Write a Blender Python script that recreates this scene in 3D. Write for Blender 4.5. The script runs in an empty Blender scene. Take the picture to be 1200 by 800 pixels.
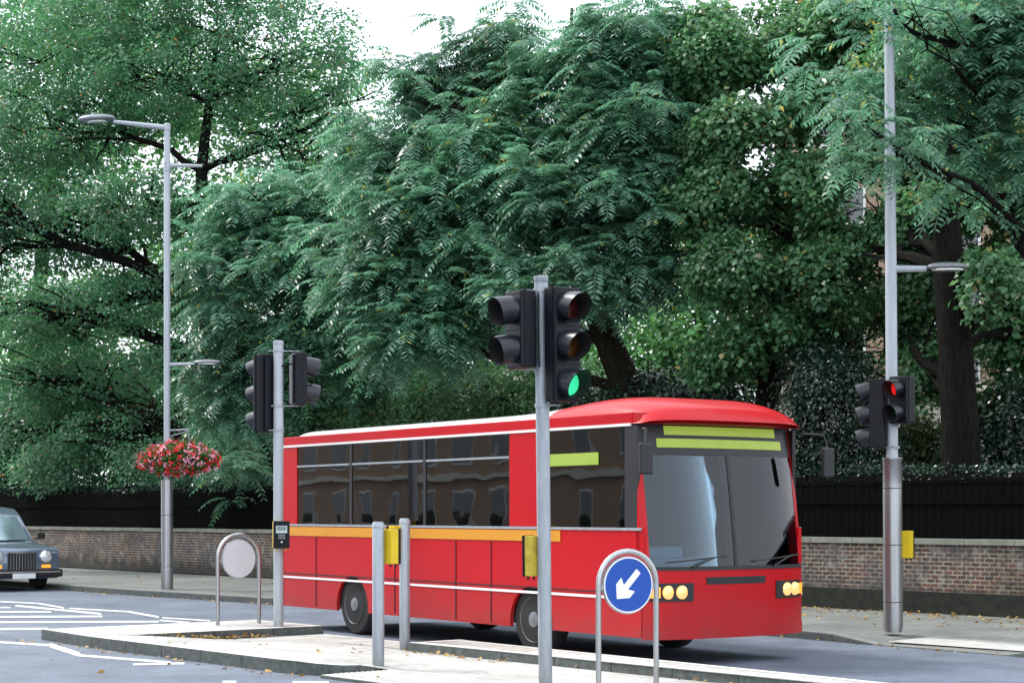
import bpy, bmesh, math, random
import numpy as np
from mathutils import Vector, Matrix
random.seed(7); rng = np.random.default_rng(11)
R = math.radians
scene = bpy.context.scene
C = scene.collection
F = 2100.0            # focal length in pixels of the 1200 px wide photograph
CAMZ = 1.70

# ------------------------------------------------------------------ camera
cam = bpy.data.cameras.new('camera'); camo = bpy.data.objects.new('camera', cam); C.objects.link(camo)
camo.location = (0, 0, CAMZ); camo.rotation_euler = (R(90), 0, 0)
cam.sensor_width = 36; cam.lens = 36*F/1200; cam.shift_x = 0; cam.shift_y = 200/1200
cam.clip_start = .1; cam.clip_end = 2000
scene.camera = camo
# ------------------------------------------------------------------ world
SUN_EL, SUN_AZ = 52, -62          # azimuth from +Y towards +X
w = bpy.data.worlds.new('World'); scene.world = w; w.use_nodes = True
nt = w.node_tree; nt.nodes.clear()
out = nt.nodes.new('ShaderNodeOutputWorld'); bg = nt.nodes.new('ShaderNodeBackground')
sky = nt.nodes.new('ShaderNodeTexSky'); sky.sky_type = 'NISHITA'; sky.sun_disc = False
sky.sun_elevation = R(SUN_EL); sky.sun_rotation = R(SUN_AZ); sky.air_density = 1.0; sky.dust_density = 3.0
mix = nt.nodes.new('ShaderNodeMixRGB'); mix.inputs[0].default_value = .8
mix.inputs[2].default_value = (9.2, 9.9, 10.6, 1)
nt.links.new(sky.outputs[0], mix.inputs[1]); nt.links.new(mix.outputs[0], bg.inputs[0])
bg.inputs[1].default_value = .125
nt.links.new(bg.outputs[0], out.inputs[0])
# ------------------------------------------------------------------ sun
sl = bpy.data.lights.new('sun', 'SUN'); so = bpy.data.objects.new('sun', sl); C.objects.link(so)
sl.energy = 1.8; sl.angle = R(12); sl.color = (1, .96, .9)
sd = Vector((math.sin(R(SUN_AZ))*math.cos(R(SUN_EL)), math.cos(R(SUN_AZ))*math.cos(R(SUN_EL)), math.sin(R(SUN_EL))))
so.rotation_euler = sd.to_track_quat('Z', 'Y').to_euler(); so.location = (0, 0, 40)
scene.view_settings.view_transform = 'Standard'; scene.view_settings.look = 'None'
scene.view_settings.exposure = .85; scene.view_settings.gamma = 1
scene.render.engine = 'CYCLES'
scene.cycles.max_bounces = 8; scene.cycles.transparent_max_bounces = 8

# ------------------------------------------------------------------ frames
RD = np.array([.629, -.777]); ND = np.array([.777, .629])      # along the road (to the right), across it (away)
def P(px, py, z=0.0):                 # ground point seen at a pixel of the photograph
    Y = (CAMZ-z)*F/(py-600.0); return Vector(((px-600)/F*Y, Y, z))
def A(px, py, Y):                     # point at a pixel and a distance
    return Vector(((px-600)/F*Y, Y, CAMZ+(600-py)/F*Y))
def SN(s, n, z=0.0):
    return Vector((RD[0]*s+ND[0]*n, RD[1]*s+ND[1]*n, z))
def toSN(v): return (v[0]*RD[0]+v[1]*RD[1], v[0]*ND[0]+v[1]*ND[1])
def yaw(dx, dy): return math.atan2(dy, dx)

# ------------------------------------------------------------------ materials
def newmat(name):
    m = bpy.data.materials.new(name); m.use_nodes = True
    return m, m.node_tree, m.node_tree.nodes['Principled BSDF']
def mat(name, col, rough=.5, metal=0, var=.12, scale=6, bump=0, bscale=60, spec=.5, coat=0, col2=None, emit=None, estr=0, stretch=None):
    m, t, b = newmat(name)
    tc = t.nodes.new('ShaderNodeTexCoord'); src = tc.outputs['Object']
    if stretch:
        mp = t.nodes.new('ShaderNodeMapping'); mp.inputs['Scale'].default_value = stretch
        t.links.new(src, mp.inputs[0]); src = mp.outputs[0]
    n = t.nodes.new('ShaderNodeTexNoise'); n.inputs['Scale'].default_value = scale; n.inputs['Detail'].default_value = 6
    t.links.new(src, n.inputs['Vector'])
    cr = t.nodes.new('ShaderNodeValToRGB'); cr.color_ramp.elements[0].position = .3; cr.color_ramp.elements[1].position = .7
    a = [c*(1-var) for c in col]; bb = [min(1, c*(1+var)) for c in col]
    if col2: bb = list(col2)
    cr.color_ramp.elements[0].color = (*a, 1); cr.color_ramp.elements[1].color = (*bb, 1)
    t.links.new(n.outputs[0], cr.inputs[0]); t.links.new(cr.outputs[0], b.inputs['Base Color'])
    b.inputs['Roughness'].default_value = rough; b.inputs['Metallic'].default_value = metal
    b.inputs['Specular IOR Level'].default_value = spec
    if coat: b.inputs['Coat Weight'].default_value = coat; b.inputs['Coat Roughness'].default_value = .06
    if bump:
        n2 = t.nodes.new('ShaderNodeTexNoise'); n2.inputs['Scale'].default_value = bscale; n2.inputs['Detail'].default_value = 4
        t.links.new(src, n2.inputs['Vector'])
        bp = t.nodes.new('ShaderNodeBump'); bp.inputs['Strength'].default_value = bump; bp.inputs['Distance'].default_value = .02
        t.links.new(n2.outputs[0], bp.inputs['Height']); t.links.new(bp.outputs[0], b.inputs['Normal'])
    if emit:
        b.inputs['Emission Color'].default_value = (*emit, 1); b.inputs['Emission Strength'].default_value = estr
    return m
def leafmat(name, c1, c2, c3=None, rough=.38, trans=.22, spec=.5):
    m, t, b = newmat(name)
    g = t.nodes.new('ShaderNodeNewGeometry')
    cr = t.nodes.new('ShaderNodeValToRGB')
    cr.color_ramp.elements[0].color = (*c1, 1); cr.color_ramp.elements[1].color = (*c2, 1)
    cr.color_ramp.elements[1].position = .93
    if c3:
        cr.color_ramp.elements[1].position = .975; e = cr.color_ramp.elements.new(.995); e.color = (*c3, 1)
    t.links.new(g.outputs['Random Per Island'], cr.inputs[0])
    tc = t.nodes.new('ShaderNodeTexCoord'); n = t.nodes.new('ShaderNodeTexNoise'); n.inputs['Scale'].default_value = .45
    t.links.new(tc.outputs['Object'], n.inputs['Vector'])
    mr = t.nodes.new('ShaderNodeMapRange'); mr.inputs[1].default_value = .3; mr.inputs[2].default_value = .7
    mr.inputs[3].default_value = .72; mr.inputs[4].default_value = 1.3
    t.links.new(n.outputs[0], mr.inputs[0])
    hs = t.nodes.new('ShaderNodeHueSaturation'); t.links.new(cr.outputs[0], hs.inputs['Color']); t.links.new(mr.outputs[0], hs.inputs['Value'])
    t.links.new(hs.outputs[0], b.inputs['Base Color'])
    b.inputs['Roughness'].default_value = rough; b.inputs['Specular IOR Level'].default_value = spec
    tr = t.nodes.new('ShaderNodeBsdfTranslucent')
    hs2 = t.nodes.new('ShaderNodeHueSaturation'); hs2.inputs['Hue'].default_value = .47; hs2.inputs['Saturation'].default_value = 1.15; hs2.inputs['Value'].default_value = 1.9
    t.links.new(hs.outputs[0], hs2.inputs['Color']); t.links.new(hs2.outputs[0], tr.inputs[0])
    mx = t.nodes.new('ShaderNodeMixShader'); mx.inputs[0].default_value = trans
    o = t.nodes['Material Output']
    t.links.new(b.outputs[0], mx.inputs[1]); t.links.new(tr.outputs[0], mx.inputs[2]); t.links.new(mx.outputs[0], o.inputs[0])
    return m
def glassmat(name, tint=(.5, .55, .55), ior=1.8, rough=.015, refl=(.95, .97, 1)):
    m, t, b = newmat(name); o = t.nodes['Material Output']; t.nodes.remove(b)
    tr = t.nodes.new('ShaderNodeBsdfTransparent'); tr.inputs[0].default_value = (*tint, 1)
    gl = t.nodes.new('ShaderNodeBsdfGlossy'); gl.inputs['Color'].default_value = (*refl, 1); gl.inputs['Roughness'].default_value = rough
    fr = t.nodes.new('ShaderNodeFresnel'); fr.inputs[0].default_value = ior
    tc = t.nodes.new('ShaderNodeTexCoord'); n = t.nodes.new('ShaderNodeTexNoise'); n.inputs['Scale'].default_value = 1.1
    t.links.new(tc.outputs['Object'], n.inputs['Vector'])
    bp = t.nodes.new('ShaderNodeBump'); bp.inputs['Strength'].default_value = .05; bp.inputs['Distance'].default_value = .05
    t.links.new(n.outputs[0], bp.inputs['Height']); t.links.new(bp.outputs[0], gl.inputs['Normal'])
    mx = t.nodes.new('ShaderNodeMixShader'); t.links.new(fr.outputs[0], mx.inputs[0])
    t.links.new(tr.outputs[0], mx.inputs[1]); t.links.new(gl.outputs[0], mx.inputs[2]); t.links.new(mx.outputs[0], o.inputs[0])
    return m
def brickmat(name, c1, c2, cm, w=.225, h=.075, mortar=.011, grime=True):
    m, t, b = newmat(name)
    tc = t.nodes.new('ShaderNodeTexCoord')
    sp = t.nodes.new('ShaderNodeSeparateXYZ'); cb = t.nodes.new('ShaderNodeCombineXYZ')
    t.links.new(tc.outputs['Object'], sp.inputs[0]); t.links.new(sp.outputs[0], cb.inputs[0]); t.links.new(sp.outputs[2], cb.inputs[1])
    bt = t.nodes.new('ShaderNodeTexBrick'); t.links.new(cb.outputs[0], bt.inputs['Vector'])
    bt.inputs['Scale'].default_value = 1; bt.inputs['Brick Width'].default_value = w; bt.inputs['Row Height'].default_value = h
    bt.inputs['Mortar Size'].default_value = mortar; bt.inputs['Mortar Smooth'].default_value = .25; bt.inputs['Bias'].default_value = .0
    bt.inputs['Color1'].default_value = (*c1, 1); bt.inputs['Color2'].default_value = (*c2, 1); bt.inputs['Mortar'].default_value = (*cm, 1)
    last = bt.outputs[0]
    if grime:
        for sc, lo, hi, colr in ((1.3, .44, .58, (.075, .075, .085)), (9.5, .5, .60, (.025, .024, .026)), (4.5, .52, .66, (.30, .29, .26)), (.7, .5, .75, (.5, .42, .3))):
            n = t.nodes.new('ShaderNodeTexNoise'); n.inputs['Scale'].default_value = sc; n.inputs['Detail'].default_value = 8; n.inputs['Roughness'].default_value = .65
            t.links.new(tc.outputs['Object'], n.inputs['Vector'])
            mr = t.nodes.new('ShaderNodeMapRange'); mr.inputs[1].default_value = lo; mr.inputs[2].default_value = hi; mr.inputs[4].default_value = .62
            t.links.new(n.outputs[0], mr.inputs[0])
            mx = t.nodes.new('ShaderNodeMixRGB'); mx.inputs[2].default_value = (*colr, 1)
            if colr[0] > .4: mx.blend_type = 'MULTIPLY'
            t.links.new(mr.outputs[0], mx.inputs[0]); t.links.new(last, mx.inputs[1]); last = mx.outputs[0]
        # moss and soot band rising from the pavement
        mr = t.nodes.new('ShaderNodeMapRange'); mr.inputs[1].default_value = .44; mr.inputs[2].default_value = .16; mr.inputs[3].default_value = 0; mr.inputs[4].default_value = .85
        n = t.nodes.new('ShaderNodeTexNoise'); n.inputs['Scale'].default_value = 3; n.inputs['Detail'].default_value = 8
        t.links.new(tc.outputs['Object'], n.inputs['Vector'])
        ad = t.nodes.new('ShaderNodeMath'); ad.operation = 'MULTIPLY_ADD'; ad.inputs[1].default_value = -.9
        t.links.new(n.outputs[0], ad.inputs[0]); t.links.new(sp.outputs[2], ad.inputs[2])
        ad2 = t.nodes.new('ShaderNodeMath'); ad2.operation = 'ADD'; ad2.inputs[1].default_value = .45; t.links.new(ad.outputs[0], ad2.inputs[0])
        t.links.new(ad2.outputs[0], mr.inputs[0])
        mx = t.nodes.new('ShaderNodeMixRGB'); mx.inputs[2].default_value = (.022, .022, .019, 1)
        t.links.new(mr.outputs[0], mx.inputs[0]); t.links.new(last, mx.inputs[1]); last = mx.outputs[0]
    t.links.new(last, b.inputs['Base Color']); b.inputs['Roughness'].default_value = .9
    bp = t.nodes.new('ShaderNodeBump'); bp.inputs['Strength'].default_value = .6; bp.inputs['Distance'].default_value = .01; bp.invert = True
    t.links.new(bt.outputs['Fac'], bp.inputs['Height']); t.links.new(bp.outputs[0], b.inputs['Normal'])
    return m
def slabmat(name, col, joint, w=.9, h=.6, rot=0):
    m, t, b = newmat(name)
    tc = t.nodes.new('ShaderNodeTexCoord'); mp = t.nodes.new('ShaderNodeMapping'); mp.inputs['Rotation'].default_value = (0, 0, rot)
    t.links.new(tc.outputs['Object'], mp.inputs[0])
    bt = t.nodes.new('ShaderNodeTexBrick'); t.links.new(mp.outputs[0], bt.inputs['Vector'])
    bt.inputs['Scale'].default_value = 1; bt.inputs['Brick Width'].default_value = w; bt.inputs['Row Height'].default_value = h
    bt.inputs['Mortar Size'].default_value = .008; bt.inputs['Mortar Smooth'].default_value = .3
    bt.inputs['Color1'].default_value = (*[c*.9 for c in col], 1); bt.inputs['Color2'].default_value = (*[c*1.08 for c in col], 1); bt.inputs['Mortar'].default_value = (*joint, 1)
    last = bt.outputs[0]
    for sc, am in ((.8, .3), (9, .22), (55, .2)):
        n = t.nodes.new('ShaderNodeTexNoise'); n.inputs['Scale'].default_value = sc; n.inputs['Detail'].default_value = 6
        t.links.new(tc.outputs['Object'], n.inputs['Vector'])
        mr = t.nodes.new('ShaderNodeMapRange'); mr.inputs[1].default_value = .3; mr.inputs[2].default_value = .7; mr.inputs[3].default_value = 1-am; mr.inputs[4].default_value = 1+am*.4
        t.links.new(n.outputs[0], mr.inputs[0])
        mx = t.nodes.new('ShaderNodeMixRGB'); mx.blend_type = 'MULTIPLY'; mx.inputs[0].default_value = 1
        t.links.new(last, mx.inputs[1]); t.links.new(mr.outputs[0], mx.inputs[2]); last = mx.outputs[0]
    t.links.new(last, b.inputs['Base Color']); b.inputs['Roughness'].default_value = .85
    return m
M = {}
def grime(m, z0=.3, z1=.9, col=(.10, .07, .06), amt=.55):
    t = m.node_tree; b = t.nodes['Principled BSDF']; l = b.inputs['Base Color'].links[0].from_socket
    tc = t.nodes.new('ShaderNodeTexCoord'); sp = t.nodes.new('ShaderNodeSeparateXYZ'); t.links.new(tc.outputs['Object'], sp.inputs[0])
    n = t.nodes.new('ShaderNodeTexNoise'); n.inputs['Scale'].default_value = 3; n.inputs['Detail'].default_value = 8; t.links.new(tc.outputs['Object'], n.inputs['Vector'])
    mr = t.nodes.new('ShaderNodeMapRange'); mr.inputs[1].default_value = z0; mr.inputs[2].default_value = z1; mr.inputs[3].default_value = 1; mr.inputs[4].default_value = 0
    t.links.new(sp.outputs[2], mr.inputs[0]); mu = t.nodes.new('ShaderNodeMath'); mu.operation = 'MULTIPLY'; t.links.new(mr.outputs[0], mu.inputs[0]); t.links.new(n.outputs[0], mu.inputs[1])
    m2 = t.nodes.new('ShaderNodeMath'); m2.operation = 'MULTIPLY'; m2.inputs[1].default_value = amt; t.links.new(mu.outputs[0], m2.inputs[0])
    mx = t.nodes.new('ShaderNodeMixRGB'); mx.inputs[2].default_value = (*col, 1); t.links.new(m2.outputs[0], mx.inputs[0]); t.links.new(l, mx.inputs[1]); t.links.new(mx.outputs[0], b.inputs['Base Color'])
M['asphalt'] = mat('asphalt', (.110, .133, .178), .68, var=.10, scale=.5, bump=.4, bscale=140, col2=(.150, .175, .222))
def speckle(m, sc=220, lo=.7, hi=1.5):
    t = m.node_tree; b = t.nodes['Principled BSDF']; l = b.inputs['Base Color'].links[0].from_socket
    tc = t.nodes.new('ShaderNodeTexCoord'); n = t.nodes.new('ShaderNodeTexNoise'); n.inputs['Scale'].default_value = sc; n.inputs['Detail'].default_value = 3
    t.links.new(tc.outputs['Object'], n.inputs['Vector'])
    mr = t.nodes.new('ShaderNodeMapRange'); mr.inputs[1].default_value = .35; mr.inputs[2].default_value = .7; mr.inputs[3].default_value = lo; mr.inputs[4].default_value = hi
    t.links.new(n.outputs[0], mr.inputs[0])
    mx = t.nodes.new('ShaderNodeMixRGB'); mx.blend_type = 'MULTIPLY'; mx.inputs[0].default_value = 1
    t.links.new(l, mx.inputs[1]); t.links.new(mr.outputs[0], mx.inputs[2]); t.links.new(mx.outputs[0], b.inputs['Base Color'])
speckle(M['asphalt'], 45, .68, 1.5); speckle(M['asphalt'], 1.7, .84, 1.12); speckle(M['asphalt'], 9, .9, 1.1)
M['white_line'] = mat('white_line', (.72, .72, .70), .6, var=.2, scale=9); speckle(M['white_line'], 30, .75, 1.1)
M['soil'] = mat('soil', (.05, .06, .03), .95, scale=2)
M['pave'] = slabmat('pavement_slabs', (.20, .21, .195), (.12, .12, .115), rot=math.atan2(-.777, .629))
M['island'] = slabmat('island_slabs', (.54, .535, .50), (.36, .355, .33), w=.6, h=.45, rot=math.atan2(-.777, .629))
M['kerb'] = mat('kerb_face_shaded', (.085, .098, .095), .85, var=.3, scale=14, bump=.4, bscale=90); speckle(M['kerb'], 70, .7, 1.3)  # kerb face, darker than the top: its shade is put into the colour
M['kerbtop_lit'] = mat('kerb_top_lit', (.60, .59, .55), .85, var=.15, scale=8)  # pale copy of the kerb colour, light on the top painted in
M['tactile'] = mat('tactile', (.46, .45, .42), .8, var=.12, scale=5)
M['steel'] = mat('stainless_steel', (.45, .46, .47), .32, metal=.9, var=.12, scale=3, stretch=(14, 14, .7))
M['galv'] = mat('galvanised_grey', (.33, .36, .40), .42, metal=.35, var=.14, scale=4, stretch=(6, 6, 1.2))
M['polepaint'] = mat('grey_pole_paint', (.40, .43, .47), .42, metal=.15, var=.10, scale=3, stretch=(8, 8, .8))
grime(M['polepaint'], .0, .5, (.08, .08, .07), .9); grime(M['galv'], .0, .6, (.08, .08, .07), .9); grime(M['steel'], 0, .5, (.1, .1, .09), .6)
M['black'] = mat('black_plastic', (.004, .005, .009), .4, var=.3, scale=5, spec=.25)
M['cowl'] = mat('visor_black', (.013, .015, .022), .33, var=.3, scale=7)
M['cowlin'] = mat('visor_inside', (.006, .006, .006), .8)
M['yellow'] = mat('yellow_plastic', (.66, .46, .01), .4, var=.06, scale=5)
M['yellowold'] = mat('yellow_weathered', (.42, .32, .03), .55, var=.25, scale=14)
M['red'] = mat('bus_red', (.47, .002, .008), .34, var=.05, scale=1.2, coat=.12, spec=.25)
grime(M['red'])
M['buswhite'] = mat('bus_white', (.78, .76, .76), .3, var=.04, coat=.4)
M['busyellow'] = mat('bus_yellow', (.62, .26, .015), .35, var=.04)
M['rubber'] = mat('rubber', (.015, .015, .015), .8)
M['dark'] = mat('dark_trim', (.012, .012, .014), .5)
M['seat'] = mat('seat_moquette', (.09, .07, .20), .85, var=.5, scale=25)
M['interior'] = mat('bus_interior', (.12, .12, .13), .7)
M['poleyellow'] = mat('grab_pole', (.75, .5, .05), .4)
M['glass'] = glassmat('bus_glass', (.48, .49, .46), 1.75)
M['wglass'] = glassmat('windscreen_glass', (.55, .66, .72), 1.55)
M['lime'] = mat('lime_display', (.16, .22, .03), .5, var=.1, emit=(.50, .68, .08), estr=.22)
M['amber'] = mat('amber_lamp', (.9, .32, .03), .3, emit=(1, .32, .03), estr=.6)
M['headlamp'] = mat('headlamp_glass', (.75, .5, .25), .12, metal=.4, emit=(1, .45, .10), estr=.55)
M['lampglass'] = mat('lamp_glass', (.75, .77, .78), .15, metal=.4)
M['taxi'] = mat('taxi_paint', (.14, .18, .24), .16, var=.05, coat=1, metal=.3)
M['chrome'] = mat('chrome', (.75, .76, .78), .12, metal=1)
M['signblue'] = mat('sign_blue', (.0, .060, .36), .35, var=.05)
M['signwhite'] = mat('sign_white', (.78, .79, .80), .45, var=.04)
M['signgrey'] = mat('sign_back', (.60, .61, .64), .5, var=.06, scale=3)
M['green_on'] = mat('green_lens', (.02, .4, .25), .3, emit=(.04, .66, .28), estr=.6, var=.25, scale=40)
M['red_on'] = mat('red_lens', (.4, .01, .01), .3, emit=(1, .02, .02), estr=.35)
M['lens_red'] = mat('red_lens_off', (.05, .006, .006), .2)
M['lens_amber'] = mat('amber_lens_off', (.06, .02, .004), .2)
M['lens_green'] = mat('green_lens_off', (.004, .03, .02), .2)
M['spot_red'] = mat('red_reflection', (.5, .03, .03), .4, emit=(.5, .03, .03), estr=.4)
M['spot_amber'] = mat('amber_reflection', (.6, .25, .08), .4, emit=(.6, .22, .05), estr=.4)
M['screen'] = mat('display_window', (.45, .55, .58), .3, var=.15, scale=60)
M['brick'] = brickmat('wall_brick', (.165, .068, .042), (.050, .036, .030), (.30, .285, .225), w=.168, h=.068)
M['coping'] = mat('coping_stone', (.20, .21, .17), .9, var=.3, scale=4, bump=.3)
M['plinth'] = mat('black_plinth', (.013, .015, .010), .95, var=.5, scale=9, bump=.4)
M['fence'] = mat('black_fence', (.0035, .004, .0035), 1, var=.3, scale=8, spec=.05)
M['housebrick'] = brickmat('house_brick', (.42, .27, .17), (.34, .20, .13), (.45, .4, .32), grime=False)
M['stucco'] = mat('stucco', (.62, .58, .50), .8, var=.08, scale=1.5)
M['frame'] = mat('window_paint', (.75, .75, .72), .5)
M['pane'] = glassmat('window_pane', (.03, .035, .04), 2.0)
M['iron'] = mat('iron', (.015, .015, .018), .5)
M['slate'] = mat('slate', (.10, .11, .13), .7, scale=12)
M['bark'] = mat('dark_bark', (.010, .0095, .008), .95, var=.5, scale=9, bump=1, bscale=16, spec=.08, stretch=(2.2, 2.2, .5))
M['barkbrown'] = mat('brown_bark', (.024, .019, .013), .95, var=.5, scale=7, bump=1, bscale=16, spec=.1, stretch=(2, 2, .5))
M['leafM'] = leafmat('maple_leaf', (.042, .134, .078), (.138, .282, .165), (.26, .16, .06), trans=.4)
M['leafA'] = leafmat('ailanthus_leaf', (.054, .146, .100), (.172, .318, .222), (.30, .30, .07), rough=.33, trans=.36)
M['leafD'] = leafmat('broad_leaf', (.036, .118, .058), (.145, .285, .135), (.32, .24, .09), trans=.36)
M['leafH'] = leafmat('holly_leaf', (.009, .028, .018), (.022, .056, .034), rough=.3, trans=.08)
M['leafB'] = leafmat('background_leaf', (.06, .20, .08), (.15, .33, .12), (.35, .25, .08), trans=.35)
M['leafS'] = leafmat('shrub_leaf', (.05, .11, .035), (.13, .19, .06), (.3, .14, .05), trans=.3)
M['seed'] = mat('seed_cluster', (.42, .40, .08), .8)
M['fallen'] = leafmat('fallen_leaf', (.20, .11, .035), (.50, .34, .10), (.6, .45, .2), rough=.7, trans=.1)
M['fl_red'] = mat('red_petal', (.85, .03, .04), .6, var=.2, scale=12)
M['fl_pink'] = mat('pink_petal', (.88, .36, .50), .6, var=.2, scale=12)
M['leafF'] = leafmat('basket_leaf', (.05, .14, .03), (.12, .26, .06))
M['skin'] = mat('skin', (.45, .28, .2), .6)
M['cloth_blue'] = mat('blue_cloth', (.07, .08, .30), .85)
M['cloth_grey'] = mat('pale_shirt', (.35, .45, .55), .85)
M['hair'] = mat('hair', (.03, .02, .015), .7)

# ------------------------------------------------------------------ object helpers
def link(name, me, m=None, parent=None, loc=None, rz=None, smooth=False):
    o = bpy.data.objects.new(name, me); C.objects.link(o)
    if m is not None:
        for mm in (m if isinstance(m, (list, tuple)) else [m]): me.materials.append(mm)
    if parent is not None: o.parent = parent
    if loc is not None: o.location = loc
    if rz is not None: o.rotation_euler = (0, 0, rz)
    if smooth:
        me.polygons.foreach_set('use_smooth', [True]*len(me.polygons))
    return o
def tag(o, label=None, cat=None, group=None, kind=None):
    if label: o['label'] = label
    if cat: o['category'] = cat
    if group: o['group'] = group
    if kind: o['kind'] = kind
    return o
def thing(name, label, cat, loc=(0, 0, 0), rz=0, group=None, tilt=None):
    o = bpy.data.objects.new(name, None); C.objects.link(o); o.location = loc
    o.rotation_euler = (tilt[0] if tilt else 0, tilt[1] if tilt else 0, rz); o.empty_display_size = .2
    return tag(o, label, cat, group)
class MB:
    def __init__(s): s.v = []; s.f = []; s.mi = []
    def add(s, vs, fs, mi=0):
        o = len(s.v); s.v += [tuple(v) for v in vs]; s.f += [tuple(i+o for i in f) for f in fs]; s.mi += [mi]*len(fs); return s
    def box(s, c, d, rz=0, mi=0):
        x, y, z = d[0]/2, d[1]/2, d[2]/2; ca, sa = math.cos(rz), math.sin(rz); vs = []
        for dz in (-z, z):
            for dx, dy in ((-x, -y), (x, -y), (x, y), (-x, y)):
                vs.append((c[0]+dx*ca-dy*sa, c[1]+dx*sa+dy*ca, c[2]+dz))
        return s.add(vs, [(3, 2, 1, 0), (4, 5, 6, 7), (0, 1, 5, 4), (1, 2, 6, 5), (2, 3, 7, 6), (3, 0, 4, 7)], mi)
    def lathe(s, prof, c=(0, 0, 0), n=24, mi=0, axis='z', cap=True):
        vs = []
        for r, h in prof:
            for k in range(n):
                a = 2*math.pi*k/n; p = (r*math.cos(a), r*math.sin(a), h)
                if axis == 'x': p = (h, p[0], p[1])
                if axis == 'y': p = (p[1], h, p[0])
                vs.append((c[0]+p[0], c[1]+p[1], c[2]+p[2]))
        fs = []
        for i in range(len(prof)-1):
            for k in range(n):
                k2 = (k+1) % n; fs.append((i*n+k, i*n+k2, (i+1)*n+k2, (i+1)*n+k))
        if cap:
            fs.append(tuple(reversed(range(n)))); fs.append(tuple((len(prof)-1)*n+k for k in range(n)))
        return s.add(vs, fs, mi)
    def tube(s, pts, rad, n=8, mi=0, cap=True):
        pts = [Vector(p) for p in pts]
        if not isinstance(rad, (list, tuple)): rad = [rad]*len(pts)
        vs = []; up = None
        for i, p in enumerate(pts):
            d = (pts[min(i+1, len(pts)-1)]-pts[max(i-1, 0)]).normalized()
            if up is None: up = Vector((0, 0, 1)) if abs(d.z) < .9 else Vector((1, 0, 0))
            x = d.cross(up).normalized(); up = x.cross(d).normalized()
            for k in range(n):
                a = 2*math.pi*k/n; vs.append(p+(x*math.cos(a)+up*math.sin(a))*rad[i])
        fs = []
        for i in range(len(pts)-1):
            for k in range(n):
                k2 = (k+1) % n; fs.append((i*n+k, i*n+k2, (i+1)*n+k2, (i+1)*n+k))
        if cap:
            fs.append(tuple(reversed(range(n)))); fs.append(tuple((len(pts)-1)*n+k for k in range(n)))
        return s.add(vs, fs, mi)
    def prism(s, poly, y0, y1, mi=0):           # polygon in x-z, extruded along y
        n = len(poly)
        vs = [(x, y0, z) for x, z in poly]+[(x, y1, z) for x, z in poly]
        fs = [tuple(range(n)), tuple(reversed(range(n, 2*n)))]
        for i in range(n): j = (i+1) % n; fs.append((j, i, n+i, n+j))
        return s.add(vs, fs, mi)
    def grid(s, fn, nu, nv, mi=0, closed=False):
        vs = [fn(i/(nu-1), j/(nv-1)) for i in range(nu) for j in range(nv)]
        fs = [(i*nv+j, (i+1)*nv+j, (i+1)*nv+j+1, i*nv+j+1) for i in range(nu-1) for j in range(nv-1)]
        return s.add(vs, fs, mi)
    def build(s, name, m, parent=None, loc=None, rz=None, smooth=False, bevel=0):
        me = bpy.data.meshes.new(name); me.from_pydata([tuple(v) for v in s.v], [], s.f); 
        o = link(name, me, m, parent, loc, rz)
        if isinstance(m, (list, tuple)): me.polygons.foreach_set('material_index', s.mi)
        bm = bmesh.new(); bm.from_mesh(me); bmesh.ops.recalc_face_normals(bm, faces=bm.faces)
        if bevel: bmesh.ops.bevel(bm, geom=[e for e in bm.edges if e.calc_face_angle(0) > .6], offset=bevel, segments=2, affect='EDGES', profile=.6)
        bm.to_mesh(me); bm.free()
        if smooth:
            me.polygons.foreach_set('use_smooth', [True]*len(me.polygons))
            try: me.set_sharp_from_angle(angle=R(40))
            except Exception: pass
        me.update(); return o
def npmesh(name, V, m, parent=None, quads=True):
    """V: (N,4,3) array of quads -> one mesh"""
    n = len(V); me = bpy.data.meshes.new(name)
    me.vertices.add(n*4); me.vertices.foreach_set('co', np.ascontiguousarray(V, dtype=np.float32).ravel())
    me.loops.add(n*4); me.loops.foreach_set('vertex_index', np.arange(n*4, dtype=np.int32))
    me.polygons.add(n); me.polygons.foreach_set('loop_start', np.arange(0, n*4, 4, dtype=np.int32))
    me.update(calc_edges=True)
    return link(name, me, m, parent)

# ------------------------------------------------------------------ SETTING: ground, road, pavement
def sheet(name, pts, z, m):
    b = MB(); b.add([(p[0], p[1], z) for p in pts], [tuple(range(len(pts)))]); return tag(b.build(name, m), kind='structure')
sheet('ground', [(-900, -300), (900, -300), (900, 1500), (-900, 1500)], -.05, M['soil'])
sheet('road', [SN(-160, -30), SN(60, -30), SN(60, 18.6), SN(-160, 18.6)], 0, M['asphalt'])
# far kerb line (s, n, height of kerb top)
kl = [(-160, 16.2, .12)]
for (px, py, h) in ((45, 689, .12), (150, 697, .12), (320, 708, .12), (600, 726, .12), (900, 744.5, .12), (975, 751, .10), (1000, 753.5, .06), (1025, 755.5, .015), (1180, 768, .015), (1200, 770, .06), (1230, 773, .12)):
    s_, n_ = toSN(P(px, py)); kl.append((s_, n_, h))
kl.append((20, kl[-1][1]-.4, .12))
W0 = P(60, 664, .12); W1 = P(1200, 724, .12)
wd = (W1-W0).normalized(); wn = Vector((-wd.y, wd.x, 0))       # along the wall, away from the road
wn_of = lambda s: toSN(W0)[1] + (s-toSN(W0)[0])*(toSN(W1)[1]-toSN(W0)[1])/(toSN(W1)[0]-toSN(W0)[0])
def refine(kl, step=.9):
    o = []
    for a, b in zip(kl, kl[1:]):
        k = max(1, int(abs(b[0]-a[0])/step)) if a[0] > -60 else 4
        for i in range(k): t = i/k; o.append(tuple(a[j]+(b[j]-a[j])*t for j in range(3)))
    return o+[kl[-1]]
KL = refine(kl)
b = MB(); vs = []
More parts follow.
